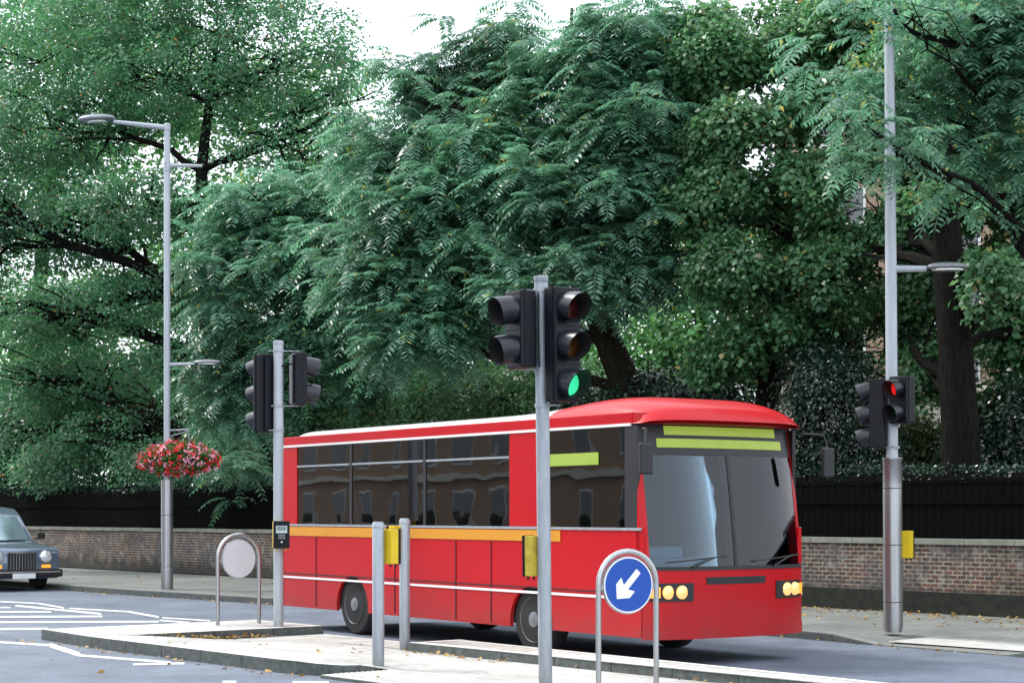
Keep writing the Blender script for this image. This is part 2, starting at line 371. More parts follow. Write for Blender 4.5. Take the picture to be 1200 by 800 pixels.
for s_, n_, h in KL:
    vs += [SN(s_, n_+.15, h), SN(s_, n_+1.6, .12 if h > .1 else .12-(.12-h)*.3), SN(s_, wn_of(s_)+.1, .12)]
fs = []
for i in range(len(KL)-1):
    for j in (0, 1): fs.append((i*3+j, (i+1)*3+j, (i+1)*3+j+1, i*3+j+1))
b.add(vs, fs); tag(b.build('pavement', M['pave']), kind='structure')
def kerb(name, line, width, away=1, mats=None, z0=-.04):
    """line of (s,n,h): kerb stones with joints, face on the first side"""
    b = MB()
    for a, c in zip(line, line[1:]):
        p = Vector((c[0]-a[0], c[1]-a[1])); L = p.length
        if L < .02: continue
        d = p/L; g = .006 if L > .3 else 0
        nn = Vector((-d.y, d.x))*away
        def q(pt, off, z): return SN(pt[0]+nn.x*off, pt[1]+nn.y*off, z)
        a2 = (a[0]+d.x*g, a[1]+d.y*g); c2 = (c[0]-d.x*g, c[1]-d.y*g)
        r_ = .012
        V = [q(a2, 0, z0), q(a2, 0, a[2]-r_), q(a2, r_, a[2]), q(a2, width, a[2]+.001), q(c2, 0, z0), q(c2, 0, c[2]-r_), q(c2, r_, c[2]), q(c2, width, c[2]+.001)]
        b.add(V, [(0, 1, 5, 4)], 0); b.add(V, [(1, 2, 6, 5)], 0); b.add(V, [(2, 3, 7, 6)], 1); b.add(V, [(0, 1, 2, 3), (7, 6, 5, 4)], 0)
        V = [q(a, .02, z0), q(a, .02, a[2]-.02), q(c, .02, c[2]-.02), q(c, .02, z0)]
    return tag(b.build(name, mats or [M['kerb'], M['kerbtop_lit']]), kind='structure')
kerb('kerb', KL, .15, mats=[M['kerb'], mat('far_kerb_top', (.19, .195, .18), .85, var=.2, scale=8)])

# --- refuge island: raised end, sloping apron and the narrow strip on the right
S0, S1, S2 = -22.6, -20.8, -15.55
NN, NM, NF = 10.05, 10.9, 13.5
def nedge(s):                    # near edge rounds off at the right end
    if s > S2-.75: u = min(1, (s-(S2-.75))/.75); return NN+.5*(1-math.sqrt(max(0, 1-u*u)))
    return NN
def hz(s, n):
    if s <= S1: return .14
    e = .14-.035*max(0, (s-(S2-.5))/.5)
    d = n-nedge(s); z = e-(e-.03)*min(1, max(0, (d-.55)/1.3))
    u = max(0, (s-(S2-.9))/.9)**2; return z+(.03-z)*u*min(1, max(0, (d-.06)/.35))
b = MB(); ns = 46; nn_ = 16; ids = {}
sv = [S1+.001+(S2-S1)*i/ns for i in range(ns+1)]
vs = [SN(s, nedge(s)+(NF-nedge(s))*j/nn_, hz(s, nedge(s)+(NF-nedge(s))*j/nn_)) for s in sv for j in range(nn_+1)]
fs = [(i*(nn_+1)+j, (i+1)*(nn_+1)+j, (i+1)*(nn_+1)+j+1, i*(nn_+1)+j+1) for i in range(ns) for j in range(nn_)]
b.add(vs, fs)
# raised end block
b.add([SN(S0, NN+.15, .14), SN(S1, NN, .14), SN(S1, NF, .14), SN(S0, NF, .14)], [(0, 1, 2, 3)])
# walkway right of the apron
b.add([SN(S2, NN, .03), SN(2, NN, .03), SN(2, NF-.1, .03), SN(S2, NF-.1, .03)], [(0, 1, 2, 3)])
tag(b.build('refuge_island', M['island']), kind='structure')
line = [(S0, NF, .14), (S0, NN+.15, .14)]
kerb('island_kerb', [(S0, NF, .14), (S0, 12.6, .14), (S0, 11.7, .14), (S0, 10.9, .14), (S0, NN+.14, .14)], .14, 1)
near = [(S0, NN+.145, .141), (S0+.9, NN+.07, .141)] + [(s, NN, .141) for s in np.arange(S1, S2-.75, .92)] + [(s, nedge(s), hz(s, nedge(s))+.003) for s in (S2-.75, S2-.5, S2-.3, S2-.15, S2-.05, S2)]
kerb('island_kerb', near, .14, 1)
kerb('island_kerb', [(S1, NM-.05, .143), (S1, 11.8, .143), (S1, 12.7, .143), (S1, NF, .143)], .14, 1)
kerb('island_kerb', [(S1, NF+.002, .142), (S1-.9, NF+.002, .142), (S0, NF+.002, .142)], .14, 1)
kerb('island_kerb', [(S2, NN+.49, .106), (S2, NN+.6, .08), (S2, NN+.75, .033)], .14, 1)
# narrow strip between the walkway and the bus
TS, TN0, TN1 = -17.6, 12.62, 13.42
b = MB()
V = [SN(TS, TN0, .13), SN(2, TN0-.05, .13), SN(2, TN1-.5, .13), SN(-9, TN1-.4, .13), SN(TS, TN1, .13)]
b.add(V, [(0, 1, 2, 3, 4)]); tag(b.build('island_strip', M['island']), kind='structure')
kerb('island_kerb', [(s, TN0, .134) for s in np.arange(TS, 2, .915)], .15, 1)
kerb('island_kerb', [(TS, TN1, .134), (TS, TN0, .134)], .15, 1)
kerb('island_kerb', [(2, TN1-.5, .132), (-9, TN1-.4, .132), (TS, TN1, .132)], .13, 1)
kerb('island_kerb', [(s, NN-.001, .034) for s in np.arange(S2, 2, .915)], .14, 1)
kerb('island_kerb', [(S1+.9*k, NF+.0, .03) for k in (3.4, 2.4, 1.2, 0.05)], .14, 1)

def blisters(name, s0, s1, n0, n1, zf, pitch=.067):
    b = MB(); ss = np.arange(s0, s1, pitch); nnn = np.arange(n0, n1, pitch)
    b.add([SN(s0-.03, n0-.03, zf(s0, n0)), SN(s1, n0-.03, zf(s1, n0)), SN(s1, n1, zf(s1, n1)), SN(s0-.03, n1, zf(s0, n1))], [(0, 1, 2, 3)])
    for s in ss:
        for n in nnn:
            z = zf(s, n); c = SN(s, n, z)
            vs = [c+Vector((math.cos(k*math.pi/3)*r, math.sin(k*math.pi/3)*r, h)) for r, h in ((.022, 0), (.016, .006)) for k in range(6)]
            b.add(vs, [(k, (k+1) % 6, 6+(k+1) % 6, 6+k) for k in range(6)]+[(6, 7, 8, 9, 10, 11)])
    return tag(b.build(name, M['tactile']), kind='structure')
blisters('tactile_paving', S2+.05, S2+2.2, NN+.16, NN+.95, lambda s, n: .038)
blisters('tactile_paving', S1+1.6, S1+3.15, 12.75, 13.33, lambda s, n: .036)
ka, kb = toSN(P(1022, 755.3)), toSN(P(1215, 771))
blisters('tactile_paving', ka[0]+.1, kb[0], min(ka[1], kb[1])+.42, ka[1]+1.25, lambda s, n: .022+.1*(n-ka[1])/4.2+.012)

# --- road markings
mk = [([(0, 704.6), (45, 706.7)], 1.3), ([(45, 706.7), (75, 712)], 1.6), ([(18, 709.3), (118.5, 719)], 2.0),
      ([(81, 712.6), (151, 716.4)], 1.4), ([(151, 716.5), (186, 722.8)], 2.0), ([(-40, 711.5), (12, 711.5)], 1.4), ([(-40, 716.8), (60, 716.5)], 1.6),
      ([(-40, 722.6), (120, 722)], 1.9), ([(-40, 728.8), (186, 728)], 2.0), ([(-40, 737.3), (56, 736.3)], 2.2),
      ([(-60, 748.5), (58, 755.7)], 2.3), ([(58.5, 755.6), (94, 767)], 5.2), ([(93, 767.6), (200, 776)], 2.4), ([(156, 778.3), (216, 777)], 2.2),
      ([(190, 723.5), (246, 727)], 1.3), ([(187, 726.5), (222, 729.3)], 1.7), ([(261, 798.6), (277, 798.6)], 2.2), ([(343, 799.5), (385, 799.5)], 3.0)]
for pts, t in mk:
    (x0, y0), (x1, y1) = pts; b = MB()
    V = [P(x0, y0+t/2), P(x1, y1+t/2), P(x1, y1-t/2), P(x0, y0-t/2)]
    for v in V: v.z = .004
    b.add(V, [(0, 1, 2, 3)]); tag(b.build('road_marking', M['white_line']), kind='structure')

# --- garden ground behind the wall
gw = [W0-wd*90+wn*.35, W1+wd*40+wn*.35, W1+wd*40+wn*140, W0-wd*90+wn*140]
sheet('lawn', gw, .25, M['soil'])

# ------------------------------------------------------------------ brick wall, fence, hedge
wall = thing('brick_wall', 'long low old red brick wall with stone coping behind the far pavement', 'wall', W0, yaw(wd.x, wd.y))
WL0, WL1 = -70, (W1-W0).length+12
b = MB(); b.box(((WL0+WL1)/2, .17, .55), (WL1-WL0, .34, 1.06)); b.build('brickwork', M['brick'], wall)
b = MB(); x = WL0
while x < WL1:
    L = .85+random.random()*.3; j = random.uniform(-.004, .004)
    b.box((x+L/2, .17+j, 1.122+j), (L-.012, .42, .085)); x += L
b.build('coping', M['coping'], wall)
xs = (P(905, 712, .12)-W0).length
b = MB(); b.box(((xs+WL1)/2, -.015, .16), (WL1-xs, .05, .36)); b.build('plinth', M['plinth'], wall)

fence = thing('board_fence', 'black close-boarded fence standing behind the brick wall below the trees', 'fence', W0+wn*.6, yaw(wd.x, wd.y))
b = MB(); x = WL0
while x < WL1:
    b.box((x+.07, 0, 1.05), (.135, .025+random.random()*.01, 2.0+random.uniform(-.008, .008))); x += .145
b.build('boards', M['fence'], fence)
b = MB(); b.box(((WL0+WL1)/2, -.03, 1.74), (WL1-WL0, .03, .05)); b.box(((WL0+WL1)/2, 0, 2.08), (WL1-WL0, .07, .04)); b.build('rail', M['fence'], fence)

# ------------------------------------------------------------------ foliage
def unit(v): return v/np.maximum(np.linalg.norm(v, axis=-1, keepdims=True), 1e-6)
def quads(p, a, n, L, W):
    """kite leaves: base p, axis a, normal n, length L, width W -> (N,4,3)"""
    a = unit(a); s = unit(np.cross(n, a)); n = np.cross(a, s)
    L = np.broadcast_to(L, (len(p),))[:, None]; W = np.broadcast_to(W, (len(p),))[:, None]
    m = p+a*L*.45+n*W*.16
    return np.stack([p, m+s*W/2, p+a*L-n*W*.12, m-s*W/2], 1)
def noise3(p, sc, ph):
    q = p*sc
    return (np.sin(q[:, 0]*1.7+ph)+np.sin(q[:, 1]*1.3+q[:, 2]*1.1+ph*2)+np.sin(q[:, 2]*2.3-q[:, 0]*.7+ph*3)+np.sin(q[:, 0]*2.9+q[:, 2]*2.1+ph*.5))/4
def blobpts(blobs, n, lo=.45, thr=-.25, sc=1.5, zb=0):
    """points spread through a set of ellipsoids (centre, radii, weight)"""
    wts = np.array([bl[2]*bl[1][0]*bl[1][1]**.5*bl[1][2] for bl in blobs]); wts /= wts.sum()
    out = []; cen = []; tot = 0
    while tot < n:
        k = rng.choice(len(blobs), n, p=wts)
        c = np.array([blobs[i][0] for i in k]); r = np.array([blobs[i][1] for i in k])
        d = unit(rng.normal(size=(n, 3))); d[:, 2] += zb; d = unit(d)
        rad = lo+(1-lo)*rng.random(n)**.6
        p = c+d*r*rad[:, None]
        keep = noise3(p, sc, 1.3) > thr
        out.append(p[keep]); cen.append(c[keep]); tot += keep.sum()
    return np.concatenate(out)[:n], np.concatenate(cen)[:n]
def sprays(blobs, n, per, rad, L, W, flat=.2, thr=-.25, lo=.4, tilt=.35, sc=1.5):
    p, c = blobpts(blobs, n, lo, thr, sc)
    o = unit(p-c); up = np.array([0, 0, 1.])
    nrm = unit(up+o*tilt+rng.normal(size=(n, 3))*.18)
    t1 = unit(np.cross(nrm, rng.normal(size=(n, 3)))); t2 = np.cross(nrm, t1)
    ang = rng.random((n, per))*6.283; rr = np.sqrt(rng.random((n, per)))*rad
    q = p[:, None]+(t1[:, None]*np.cos(ang)[..., None]+t2[:, None]*np.sin(ang)[..., None])*rr[..., None]+nrm[:, None]*(rng.normal(size=(n, per))*flat*rad)[..., None]
    q[..., 2] -= rr**2*.35/rad*.6
    ax = (t1[:, None]*np.cos(ang)[..., None]+t2[:, None]*np.sin(ang)[..., None])+rng.normal(size=(n, per, 3))*.45
    ax[..., 2] -= .35
    ln = nrm[:, None]+rng.normal(size=(n, per, 3))*.42
    N = n*per; sz = rng.uniform(.65, 1.25, N)
    return quads(q.reshape(N, 3), ax.reshape(N, 3), ln.reshape(N, 3), L*sz, W*sz)
def fronds(blobs, n, per=8, FL=.8, K=9, LL=.17, LW=.058, thr=-.12, lo=.5):
    p, c = blobpts(blobs, n, lo, thr, 1.7, zb=.15)
    p = p+rng.normal(size=p.shape)*np.array([.28, .28, .22])
    o = unit(p-c); az0 = np.arctan2(o[:, 1], o[:, 0])
    az = (az0[:, None]+rng.normal(size=(n, per))*1.9).reshape(-1); N = n*per
    base = np.repeat(p, per, 0); fl = FL*rng.uniform(.65, 1.2, N)
    h = np.stack([np.cos(az), np.sin(az), np.zeros(N)], 1); side = np.stack([-np.sin(az), np.cos(az), np.zeros(N)], 1)
    rise = rng.uniform(-.15, .65, N); droop = rng.uniform(.25, .85, N)
    t = np.linspace(.22, 1, K)
    pos = base[:, None]+h[:, None]*(fl[:, None]*t)[..., None]*.92
    pos[..., 2] += fl[:, None]*(rise[:, None]*t-droop[:, None]*t**2)
    slope = rise[:, None]-2*droop[:, None]*t
    fwd = h[:, None]+np.zeros((N, K, 1)); fwd[..., 2] = slope; fwd = unit(fwd)
    nrm = np.cross(fwd, side[:, None]+np.zeros((N, K, 3)))
    nrm = np.where(nrm[..., 2:3] < 0, -nrm, nrm)
    allq = []
    taper = (.75+.6*np.sin(np.pi*np.clip(t*1.05-.1, 0, 1)))*.8
    sc_ = (fl/FL)[:, None]*taper
    for sg in (-1, 1):
        ax = side[:, None]*sg*.9+fwd*.42+rng.normal(size=(N, K, 3))*.10; ax[..., 2] -= .28
        ln = nrm+side[:, None]*sg*.28+rng.normal(size=(N, K, 3))*.16
        allq.append(quads(pos.reshape(-1, 3), ax.reshape(-1, 3), ln.reshape(-1, 3), (LL*sc_).reshape(-1), (LW*sc_).reshape(-1)))
    # rachis
    st = base; en = pos[:, -1]; md = pos[:, K//2]
    wv = side*.006
    allq.append(np.stack([st-wv, st+wv, md+wv, md-wv], 1)); allq.append(np.stack([md-wv, md+wv, en+wv*.5, en-wv*.5], 1))
    return np.concatenate(allq), p
def wiggle(a, b_, n, amp, sag=0):
    a, b_ = Vector(a), Vector(b_); L = (b_-a).length; o = []
    off = Vector((0, 0, 0))
    for i in range(n+1):
        t = i/n; p = a.lerp(b_, t)
        if 0 < i < n: off = off*.5+Vector((random.gauss(0, 1), random.gauss(0, 1), random.gauss(0, .7)))*amp*L
        o.append(p+off*math.sin(math.pi*t)+Vector((0, 0, sag*L*math.sin(math.pi*t))))
    return o
def limbs(mb, trunk_pts, trunk_r, blobs, ntwig, r0=.09, tw=.02, twl=1.0):
    mb.tube(trunk_pts, trunk_r, 12)
    for c, r, w_ in blobs:
        c = Vector(c)
        cand = [(abs((tp.z+.35*(Vector((tp.x, tp.y, 0))-Vector((c.x, c.y, 0))).length)-c.z)+random.random()*.4, i) for i, tp in enumerate(trunk_pts) if i > 0]
        i = min(cand)[1]; st = trunk_pts[i]; rr = min(trunk_r[i]*.62, r0*(.7+.12*(c-st).length))
        pts = wiggle(st, c, 9, .035, .04); n = len(pts)
        mb.tube(pts, [rr*(1-.72*k/(n-1)) for k in range(n)], 7)
        for _ in range(int(ntwig*w_)):
            d = Vector((random.gauss(0, 1), random.gauss(0, 1), random.gauss(.15, .8))).normalized()
            e = c+Vector((d.x*r[0], d.y*r[1], d.z*r[2]))*random.uniform(.6, .98)*twl
            k = random.randrange(n//3, n); q = wiggle(pts[k], e, 5, .05, .03)
            rs = min(rr*.4, tw*(1.2+random.random()))
            mb.tube(q, [rs*(1-.7*j/5) for j in range(6)], 5)
            for _ in range(2):
                e2 = q[random.randrange(2, 5)]+Vector((random.gauss(0, .5), random.gauss(0, .5), random.gauss(0, .3)))*r[0]*.5
                q2 = wiggle(q[3], e2, 3, .05); mb.tube(q2, [rs*.5, rs*.4, rs*.3, rs*.2], 4, cap=False)
def B(px, py, Y, rpx, rpy, ry=None, w=1.0):         # a bough mass seen at a pixel, at distance Y
    s = Y/F; c = A(px, py, Y); return (np.array(c), np.array([rpx*s, ry if ry else rpx*s*.9, rpy*s]), w)
def tree(name, label, group, tp, tr, blobs, leaf, leafm, barkm, ntwig=10, r0=.09, tw=.02, extra=None):
    tp = [Vector(p) for p in tp]
    t = thing(name, label, 'tree', (tp[0].x, tp[0].y, 0), group=group); inv = Vector(t.location)
    mb = MB(); limbs(mb, tp, tr, blobs, ntwig, r0, tw)
    mb.v = [tuple(Vector(v)-inv) for v in mb.v]
    mb.build('trunk', barkm, t, smooth=True)
    q = leaf-np.array(inv)[None, None]
    npmesh('crown', q, leafm, t)
    if extra is not None: npmesh('seed_clusters', extra-np.array(inv)[None, None], M['seed'], t)['kind'] = 'stuff'
    return t
GT = 'trees rising behind the brick wall'
def seeds(p, n):
    k = rng.choice(len(p), n); c = p[k]+np.array([0, -.15, .1]); m = 14
    q = (c[:, None]+rng.normal(size=(n, m, 3))*.09).reshape(-1, 3)
    return quads(q, rng.normal(size=q.shape), rng.normal(size=q.shape), .06, .05)

# left maple
YA = 50
bA = [B(60, 150, 52, 110, 75), B(190, 90, 51, 120, 70), B(330, 70, 50, 105, 80, w=.62), B(120, 20, 52, 130, 60), B(260, -20, 51, 120, 60), B(340, 170, 50, 95, 70, w=.62),
      B(60, 265, 51, 115, 52), B(175, 240, 49, 110, 42), B(300, 260, 50, 80, 55), B(410, 130, 50, 48, 55, w=.5), B(385, 60, 51, 42, 60, w=.5), B(50, 370, 55, 120, 50), B(170, 350, 51, 90, 42), B(-60, 250, 50, 80, 160), B(395, 190, 51, 60, 60, w=.6),
      B(90, 450, 55, 120, 40), B(210, 430, 51, 60, 38), B(10, 500, 60, 90, 40), B(150, 510, 53, 90, 36), B(-30, 60, 54, 80, 90, w=.55)]
lf = sprays(bA, 11500, 13, .42, .112, .085, thr=.02, tilt=.25, sc=2.3, lo=.3)
tree('maple_tree', 'large spreading maple with dark limbs filling the left of the view', GT,
     [A(268, 640, 51), A(266, 560, 51), A(262, 500, 50.8), A(250, 430, 50.5), A(243, 350, 50.3), A(238, 270, 50.2), A(236, 200, 50.2), A(245, 120, 50.4), A(255, 40, 50.6)],
     [.42, .40, .37, .34, .28, .22, .17, .11, .06], bA, lf, M['leafM'], M['bark'], 17, .17, .04)
# pale tree behind upper left
bG = [B(20, 60, 66, 90, 80), B(110, 30, 66, 90, 70), B(210, 120, 66, 120, 90), B(350, 130, 66, 90, 100), B(60, 200, 64, 120, 90), B(250, 300, 62, 150, 100), B(60, 400, 62, 150, 110), B(300, 430, 62, 130, 90)]
lf = sprays(bG, 3800, 12, .6, .2, .15, thr=-.15, lo=.2)
tree('plane_tree', 'hazier paler tree behind the maple at the far left', GT, [A(40, 620, 66), A(45, 540, 66), A(42, 380, 66), A(60, 200, 66), A(80, 60, 66)], [.4, .38, .3, .2, .08], bG, lf, M['leafB'], M['bark'], 8, .12, .03)
# tree of heaven, left
bB = [B(330, 260, 42, 80, 45), B(290, 330, 41, 60, 45), B(380, 330, 40.5, 70, 50), B(330, 400, 41, 75, 40), B(430, 260, 42, 60, 50), B(290, 460, 41.5, 55, 35), B(265, 548, 44.5, 45, 22, ry=.8), B(395, 430, 41, 50, 32, w=.8)]
lf, pp = fronds(bB, 640, 8, .88, 10, .19, .06)
tree('ailanthus_tree', 'smaller tree of feathery pale fronds behind the flower basket lamp column', GT, [A(318, 632, 46.2), A(318, 560, 46), A(335, 470, 44.5), A(350, 400, 43.2), A(360, 320, 42.3), A(370, 250, 42)], [.15, .14, .12, .1, .07, .04], bB, lf, M['leafA'], M['barkbrown'], 7, .05, .014, extra=seeds(pp, 40))
# tree of heaven, centre
YC = 36
bC = [B(450, 165, 38, 24, 14, w=.8), B(478, 112, 38, 34, 34), B(520, 95, 38, 42, 34), B(585, 52, 38, 34, 34, w=1.1), B(555, 105, 38, 60, 38), B(640, 85, 37, 36, 30), B(450, 190, 38, 60, 40), B(560, 180, 37, 85, 46), B(680, 120, 36.5, 72, 46), B(740, 50, 36, 68, 48), B(500, 240, 37, 85, 45),
      B(620, 230, 36, 85, 48), B(740, 150, 35.5, 85, 55), B(700, 240, 35, 80, 45), B(790, 90, 36, 60, 60), B(470, 320, 37, 75, 45), B(570, 320, 35.5, 70, 40), B(680, 330, 34.8, 75, 38), B(780, 230, 35.2, 60, 50), B(790, 320, 35, 55, 35), B(500, 390, 36.5, 75, 40)]
lf, pp = fronds(bC, 1400, 8, .84, 10, .18, .058)
tree('ailanthus_tree', 'broad tree with hanging feathery fronds rising behind the bus roof', GT,
     [A(752, 640, 36.5), A(748, 520, 36.5), A(738, 460, 36.4), A(715, 405, 36.3), A(695, 360, 36.3), A(680, 290, 36.3), A(672, 200, 36.5), A(668, 100, 36.7), A(670, 10, 36.8)],
     [.36, .35, .33, .28, .24, .17, .11, .07, .03], bC, lf, M['leafA'], M['barkbrown'], 8, .10, .018, extra=seeds(pp, 120))
# broadleaf, right centre
bD = [B(905, 350, 35.5, 50, 60, w=1.2), B(925, 270, 36, 50, 60, w=1.2), B(1000, 370, 34.5, 40, 50), B(1010, 30, 34, 70, 50), B(1060, 110, 34, 50, 50, w=.8), B(850, 60, 35, 80, 55), B(930, 40, 35, 80, 50), B(990, 110, 34, 60, 55), B(880, 150, 34, 75, 50), B(840, 230, 34, 60, 45), B(930, 230, 33.5, 70, 50), B(1000, 210, 33, 55, 50), B(860, 310, 33.5, 55, 40), B(970, 320, 33, 60, 42), B(900, 390, 33.5, 60, 35), B(1000, 400, 33, 45, 40, w=.8), B(860, 420, 34, 50, 35)]
lf = sprays(bD, 8800, 11, .34, .12, .10, thr=.0, tilt=.45, lo=.3, sc=2)
tree('lime_tree', 'round-leaved tree with a curving dark trunk left of the right hand lamp column', GT,
     [A(890, 640, 35), A(893, 540, 35), A(900, 460, 35), A(918, 400, 34.8), A(938, 345, 34.6), A(948, 290, 34.5), A(945, 200, 34.5), A(930, 100, 34.6)],
     [.26, .25, .24, .22, .19, .15, .1, .05], bD, lf, M['leafD'], M['barkbrown'], 10, .10, .018)
# big right tree
bE = [B(1060, 260, 33, 60, 60, w=.8), B(1160, 240, 32, 70, 60, w=.8), B(1190, 360, 32, 60, 60, w=.7), B(1080, 380, 33.5, 55, 50, w=.6), B(1170, 470, 32, 60, 50, w=.7), B(1120, 60, 32, 110, 70), B(1230, 120, 31, 70, 90), B(1250, 300, 31, 60, 90), B(1190, 540, 32, 60, 40, w=.7), B(1090, 160, 33, 80, 50)]
bE += [B(1150, 180, 33, 90, 60, ry=1), B(1075, 300, 32.5, 34, 70, w=.9), B(1190, 400, 31.5, 34, 50, w=.8), B(1000, 290, 33.5, 45, 60, w=.8), B(1115, 100, 30, 70, 40, ry=.7)]
bE += [B(1165, 330, 29.2, 30, 40, ry=.5, w=.8), B(1085, 250, 29.4, 26, 40, ry=.5, w=.8), B(1090, 440, 32, 22, 40, ry=.6, w=.7)]
lf = sprays(bE, 9800, 11, .36, .125, .10, thr=.0, tilt=.5, lo=.3, sc=2)
tree('horse_chestnut_tree', 'tree with the thickest dark trunk at the far right', GT,
     [A(1130, 650, 29.6), A(1128, 560, 29.6), A(1124, 480, 29.6), A(1119, 400, 29.6), A(1112, 320, 29.6), A(1108, 240, 29.7), A(1105, 160, 30), A(1110, 60, 30.5)],
     [.37, .33, .31, .29, .26, .22, .17, .10], bE, lf, M['leafD'], M['bark'], 8, .11, .02)
# overhanging feathery boughs at the upper right
bF = [B(1035, 100, 24.9, 45, 30, ry=.5, w=.7), B(1010, 145, 23.2, 26, 22, ry=.3, w=.7), B(1048, 12, 23, 34, 16, ry=.3, w=1.3), B(1120, 30, 24.6, 80, 32), B(1200, 80, 24.6, 50, 60), B(1110, 140, 24.8, 46, 30, w=.7), B(1185, 200, 24.6, 36, 32), B(1062, 185, 22.9, 24, 20, ry=.3, w=.7), B(1195, 300, 24.8, 26, 24)]
lf, pp = fronds(bF, 190, 7, .62, 9, .15, .05)
tree('ailanthus_tree', 'feathery tree whose leaning boughs hang over the top of the right lamp column', GT,
     [A(1330, 650, 26.8), A(1325, 500, 26.7), A(1310, 350, 26.5), A(1285, 230, 26), A(1250, 140, 25.3), A(1200, 70, 24.6), A(1140, 20, 24)], [.28, .26, .22, .18, .13, .09, .05], bF, lf, M['leafA'], M['bark'], 7, .06, .012, extra=seeds(pp, 45))
# further trees closing the gaps
for (lab, blobs, tp) in (
    ('bright green tree glimpsed between the feathery trees behind the signal', [B(560, 380, 58, 120, 90), B(450, 450, 57, 110, 70), B(650, 430, 57, 110, 80), B(420, 230, 60, 80, 70), B(590, 220, 60, 120, 90), B(560, 510, 58, 140, 50)], [A(560, 620, 58), A(560, 500, 58), A(565, 380, 58), A(570, 250, 58)]),
    ('light green tree far behind the round-leaved tree', [B(800, 420, 56, 110, 90), B(880, 300, 56, 100, 100, w=.7), B(770, 220, 58, 100, 90, w=.8), B(830, 520, 55, 110, 50)], [A(820, 620, 56), A(820, 500, 56), A(822, 380, 56), A(815, 230, 56)]),
    ('dark tree filling the lower gap beside the maple trunk', [B(150, 470, 60, 160, 80), B(380, 480, 58, 110, 60), B(20, 520, 60, 120, 60), B(250, 540, 59, 130, 45)], [A(210, 620, 60), A(212, 560, 60), A(208, 500, 60), A(205, 450, 60)])):
    lf = sprays(blobs, 2300, 12, .6, .22, .16, thr=-.3, lo=.1)
    tree('background_tree', lab, GT, tp, [.3, .27, .2, .08], blobs, lf, M['leafB'] if 'dark' not in lab else M['leafM'], M['bark'], 5, .1, .03)

def bush(name, label, blobs, n, per, rad, L, W, m, group='shrubs behind the wall', lo=.55, thr=-.9):
    c0 = np.array(blobs[0][0]); t = thing(name, label, 'shrub', (c0[0], c0[1], .25), group=group)
    lf = sprays(blobs, n, per, rad, L, W, thr=thr, lo=lo, tilt=.9, flat=.5)
    lf = lf[lf[:, :, 2].min(1) > .2]
    npmesh('foliage', lf-np.array([c0[0], c0[1], .25])[None, None], m, t)
    mb = MB()
    for _ in range(9):
        bl = random.choice(blobs); e = Vector(bl[0])-Vector((c0[0], c0[1], .25))+Vector((random.gauss(0, .4), random.gauss(0, .4), random.gauss(.2, .3)))
        mb.tube(wiggle((random.gauss(0, .15), random.gauss(0, .15), 0), e, 5, .06), [.03, .025, .02, .015, .01, .006], 5)
    mb.build('stem', M['bark'], t)
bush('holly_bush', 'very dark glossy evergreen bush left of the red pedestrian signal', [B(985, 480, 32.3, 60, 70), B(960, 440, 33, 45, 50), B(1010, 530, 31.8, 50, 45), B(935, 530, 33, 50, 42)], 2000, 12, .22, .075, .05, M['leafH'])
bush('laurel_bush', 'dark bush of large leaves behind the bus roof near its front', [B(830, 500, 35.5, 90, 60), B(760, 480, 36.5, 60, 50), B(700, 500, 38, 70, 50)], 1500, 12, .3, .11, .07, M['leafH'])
bush('garden_shrub', 'bright yellow-green shrub right of the right lamp column', [B(1085, 540, 33.5, 42, 50), B(1065, 520, 34, 30, 40)], 800, 12, .2, .09, .06, M['leafS'])
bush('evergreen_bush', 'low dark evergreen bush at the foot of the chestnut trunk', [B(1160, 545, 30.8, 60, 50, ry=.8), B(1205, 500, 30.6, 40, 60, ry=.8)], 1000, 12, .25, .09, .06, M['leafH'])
bush('understorey_bush', 'broad dark bush left of the flower basket', [B(100, 545, 54.5, 90, 34), B(10, 545, 61, 80, 36), B(190, 545, 51, 60, 34), B(60, 505, 58, 90, 35)], 2200, 12, .35, .12, .08, M['leafM'])
bush('understorey_bush', 'dark bush between the flower basket and the bus rear', [B(300, 540, 47.5, 70, 45), B(240, 555, 50, 50, 34)], 900, 12, .35, .12, .08, M['leafM'])
bush('understorey_bush', 'mid green bush above the middle of the bus roof', [B(430, 500, 42, 90, 40), B(560, 480, 40, 90, 45), B(640, 460, 39, 70, 45)], 2200, 12, .3, .11, .08, M['leafD'])
# hedge along the fence
def hedge():
    L = (W1-W0).length; t = thing('clipped_hedge', 'long clipped dark hedge just showing above the black fence', 'hedge', W0+wn*1.1, yaw(wd.x, wd.y))
    n = 60000; x = rng.uniform(-30, L+6, n); y = rng.uniform(0, .9, n); z = 2.28+rng.normal(size=n)*.035-np.abs(y-.4)**3*.3
    k = rng.random(n) < .45; z[k] = rng.uniform(.3, 2.2, k.sum()); y[k] = rng.normal(size=k.sum())*.03
    z += np.sin(x*.7)*.03
    p = np.stack([x, y, z], 1)
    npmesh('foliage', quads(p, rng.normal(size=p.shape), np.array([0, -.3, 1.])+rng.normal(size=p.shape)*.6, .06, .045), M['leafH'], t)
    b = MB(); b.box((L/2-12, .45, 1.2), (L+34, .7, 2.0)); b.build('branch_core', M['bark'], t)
hedge()

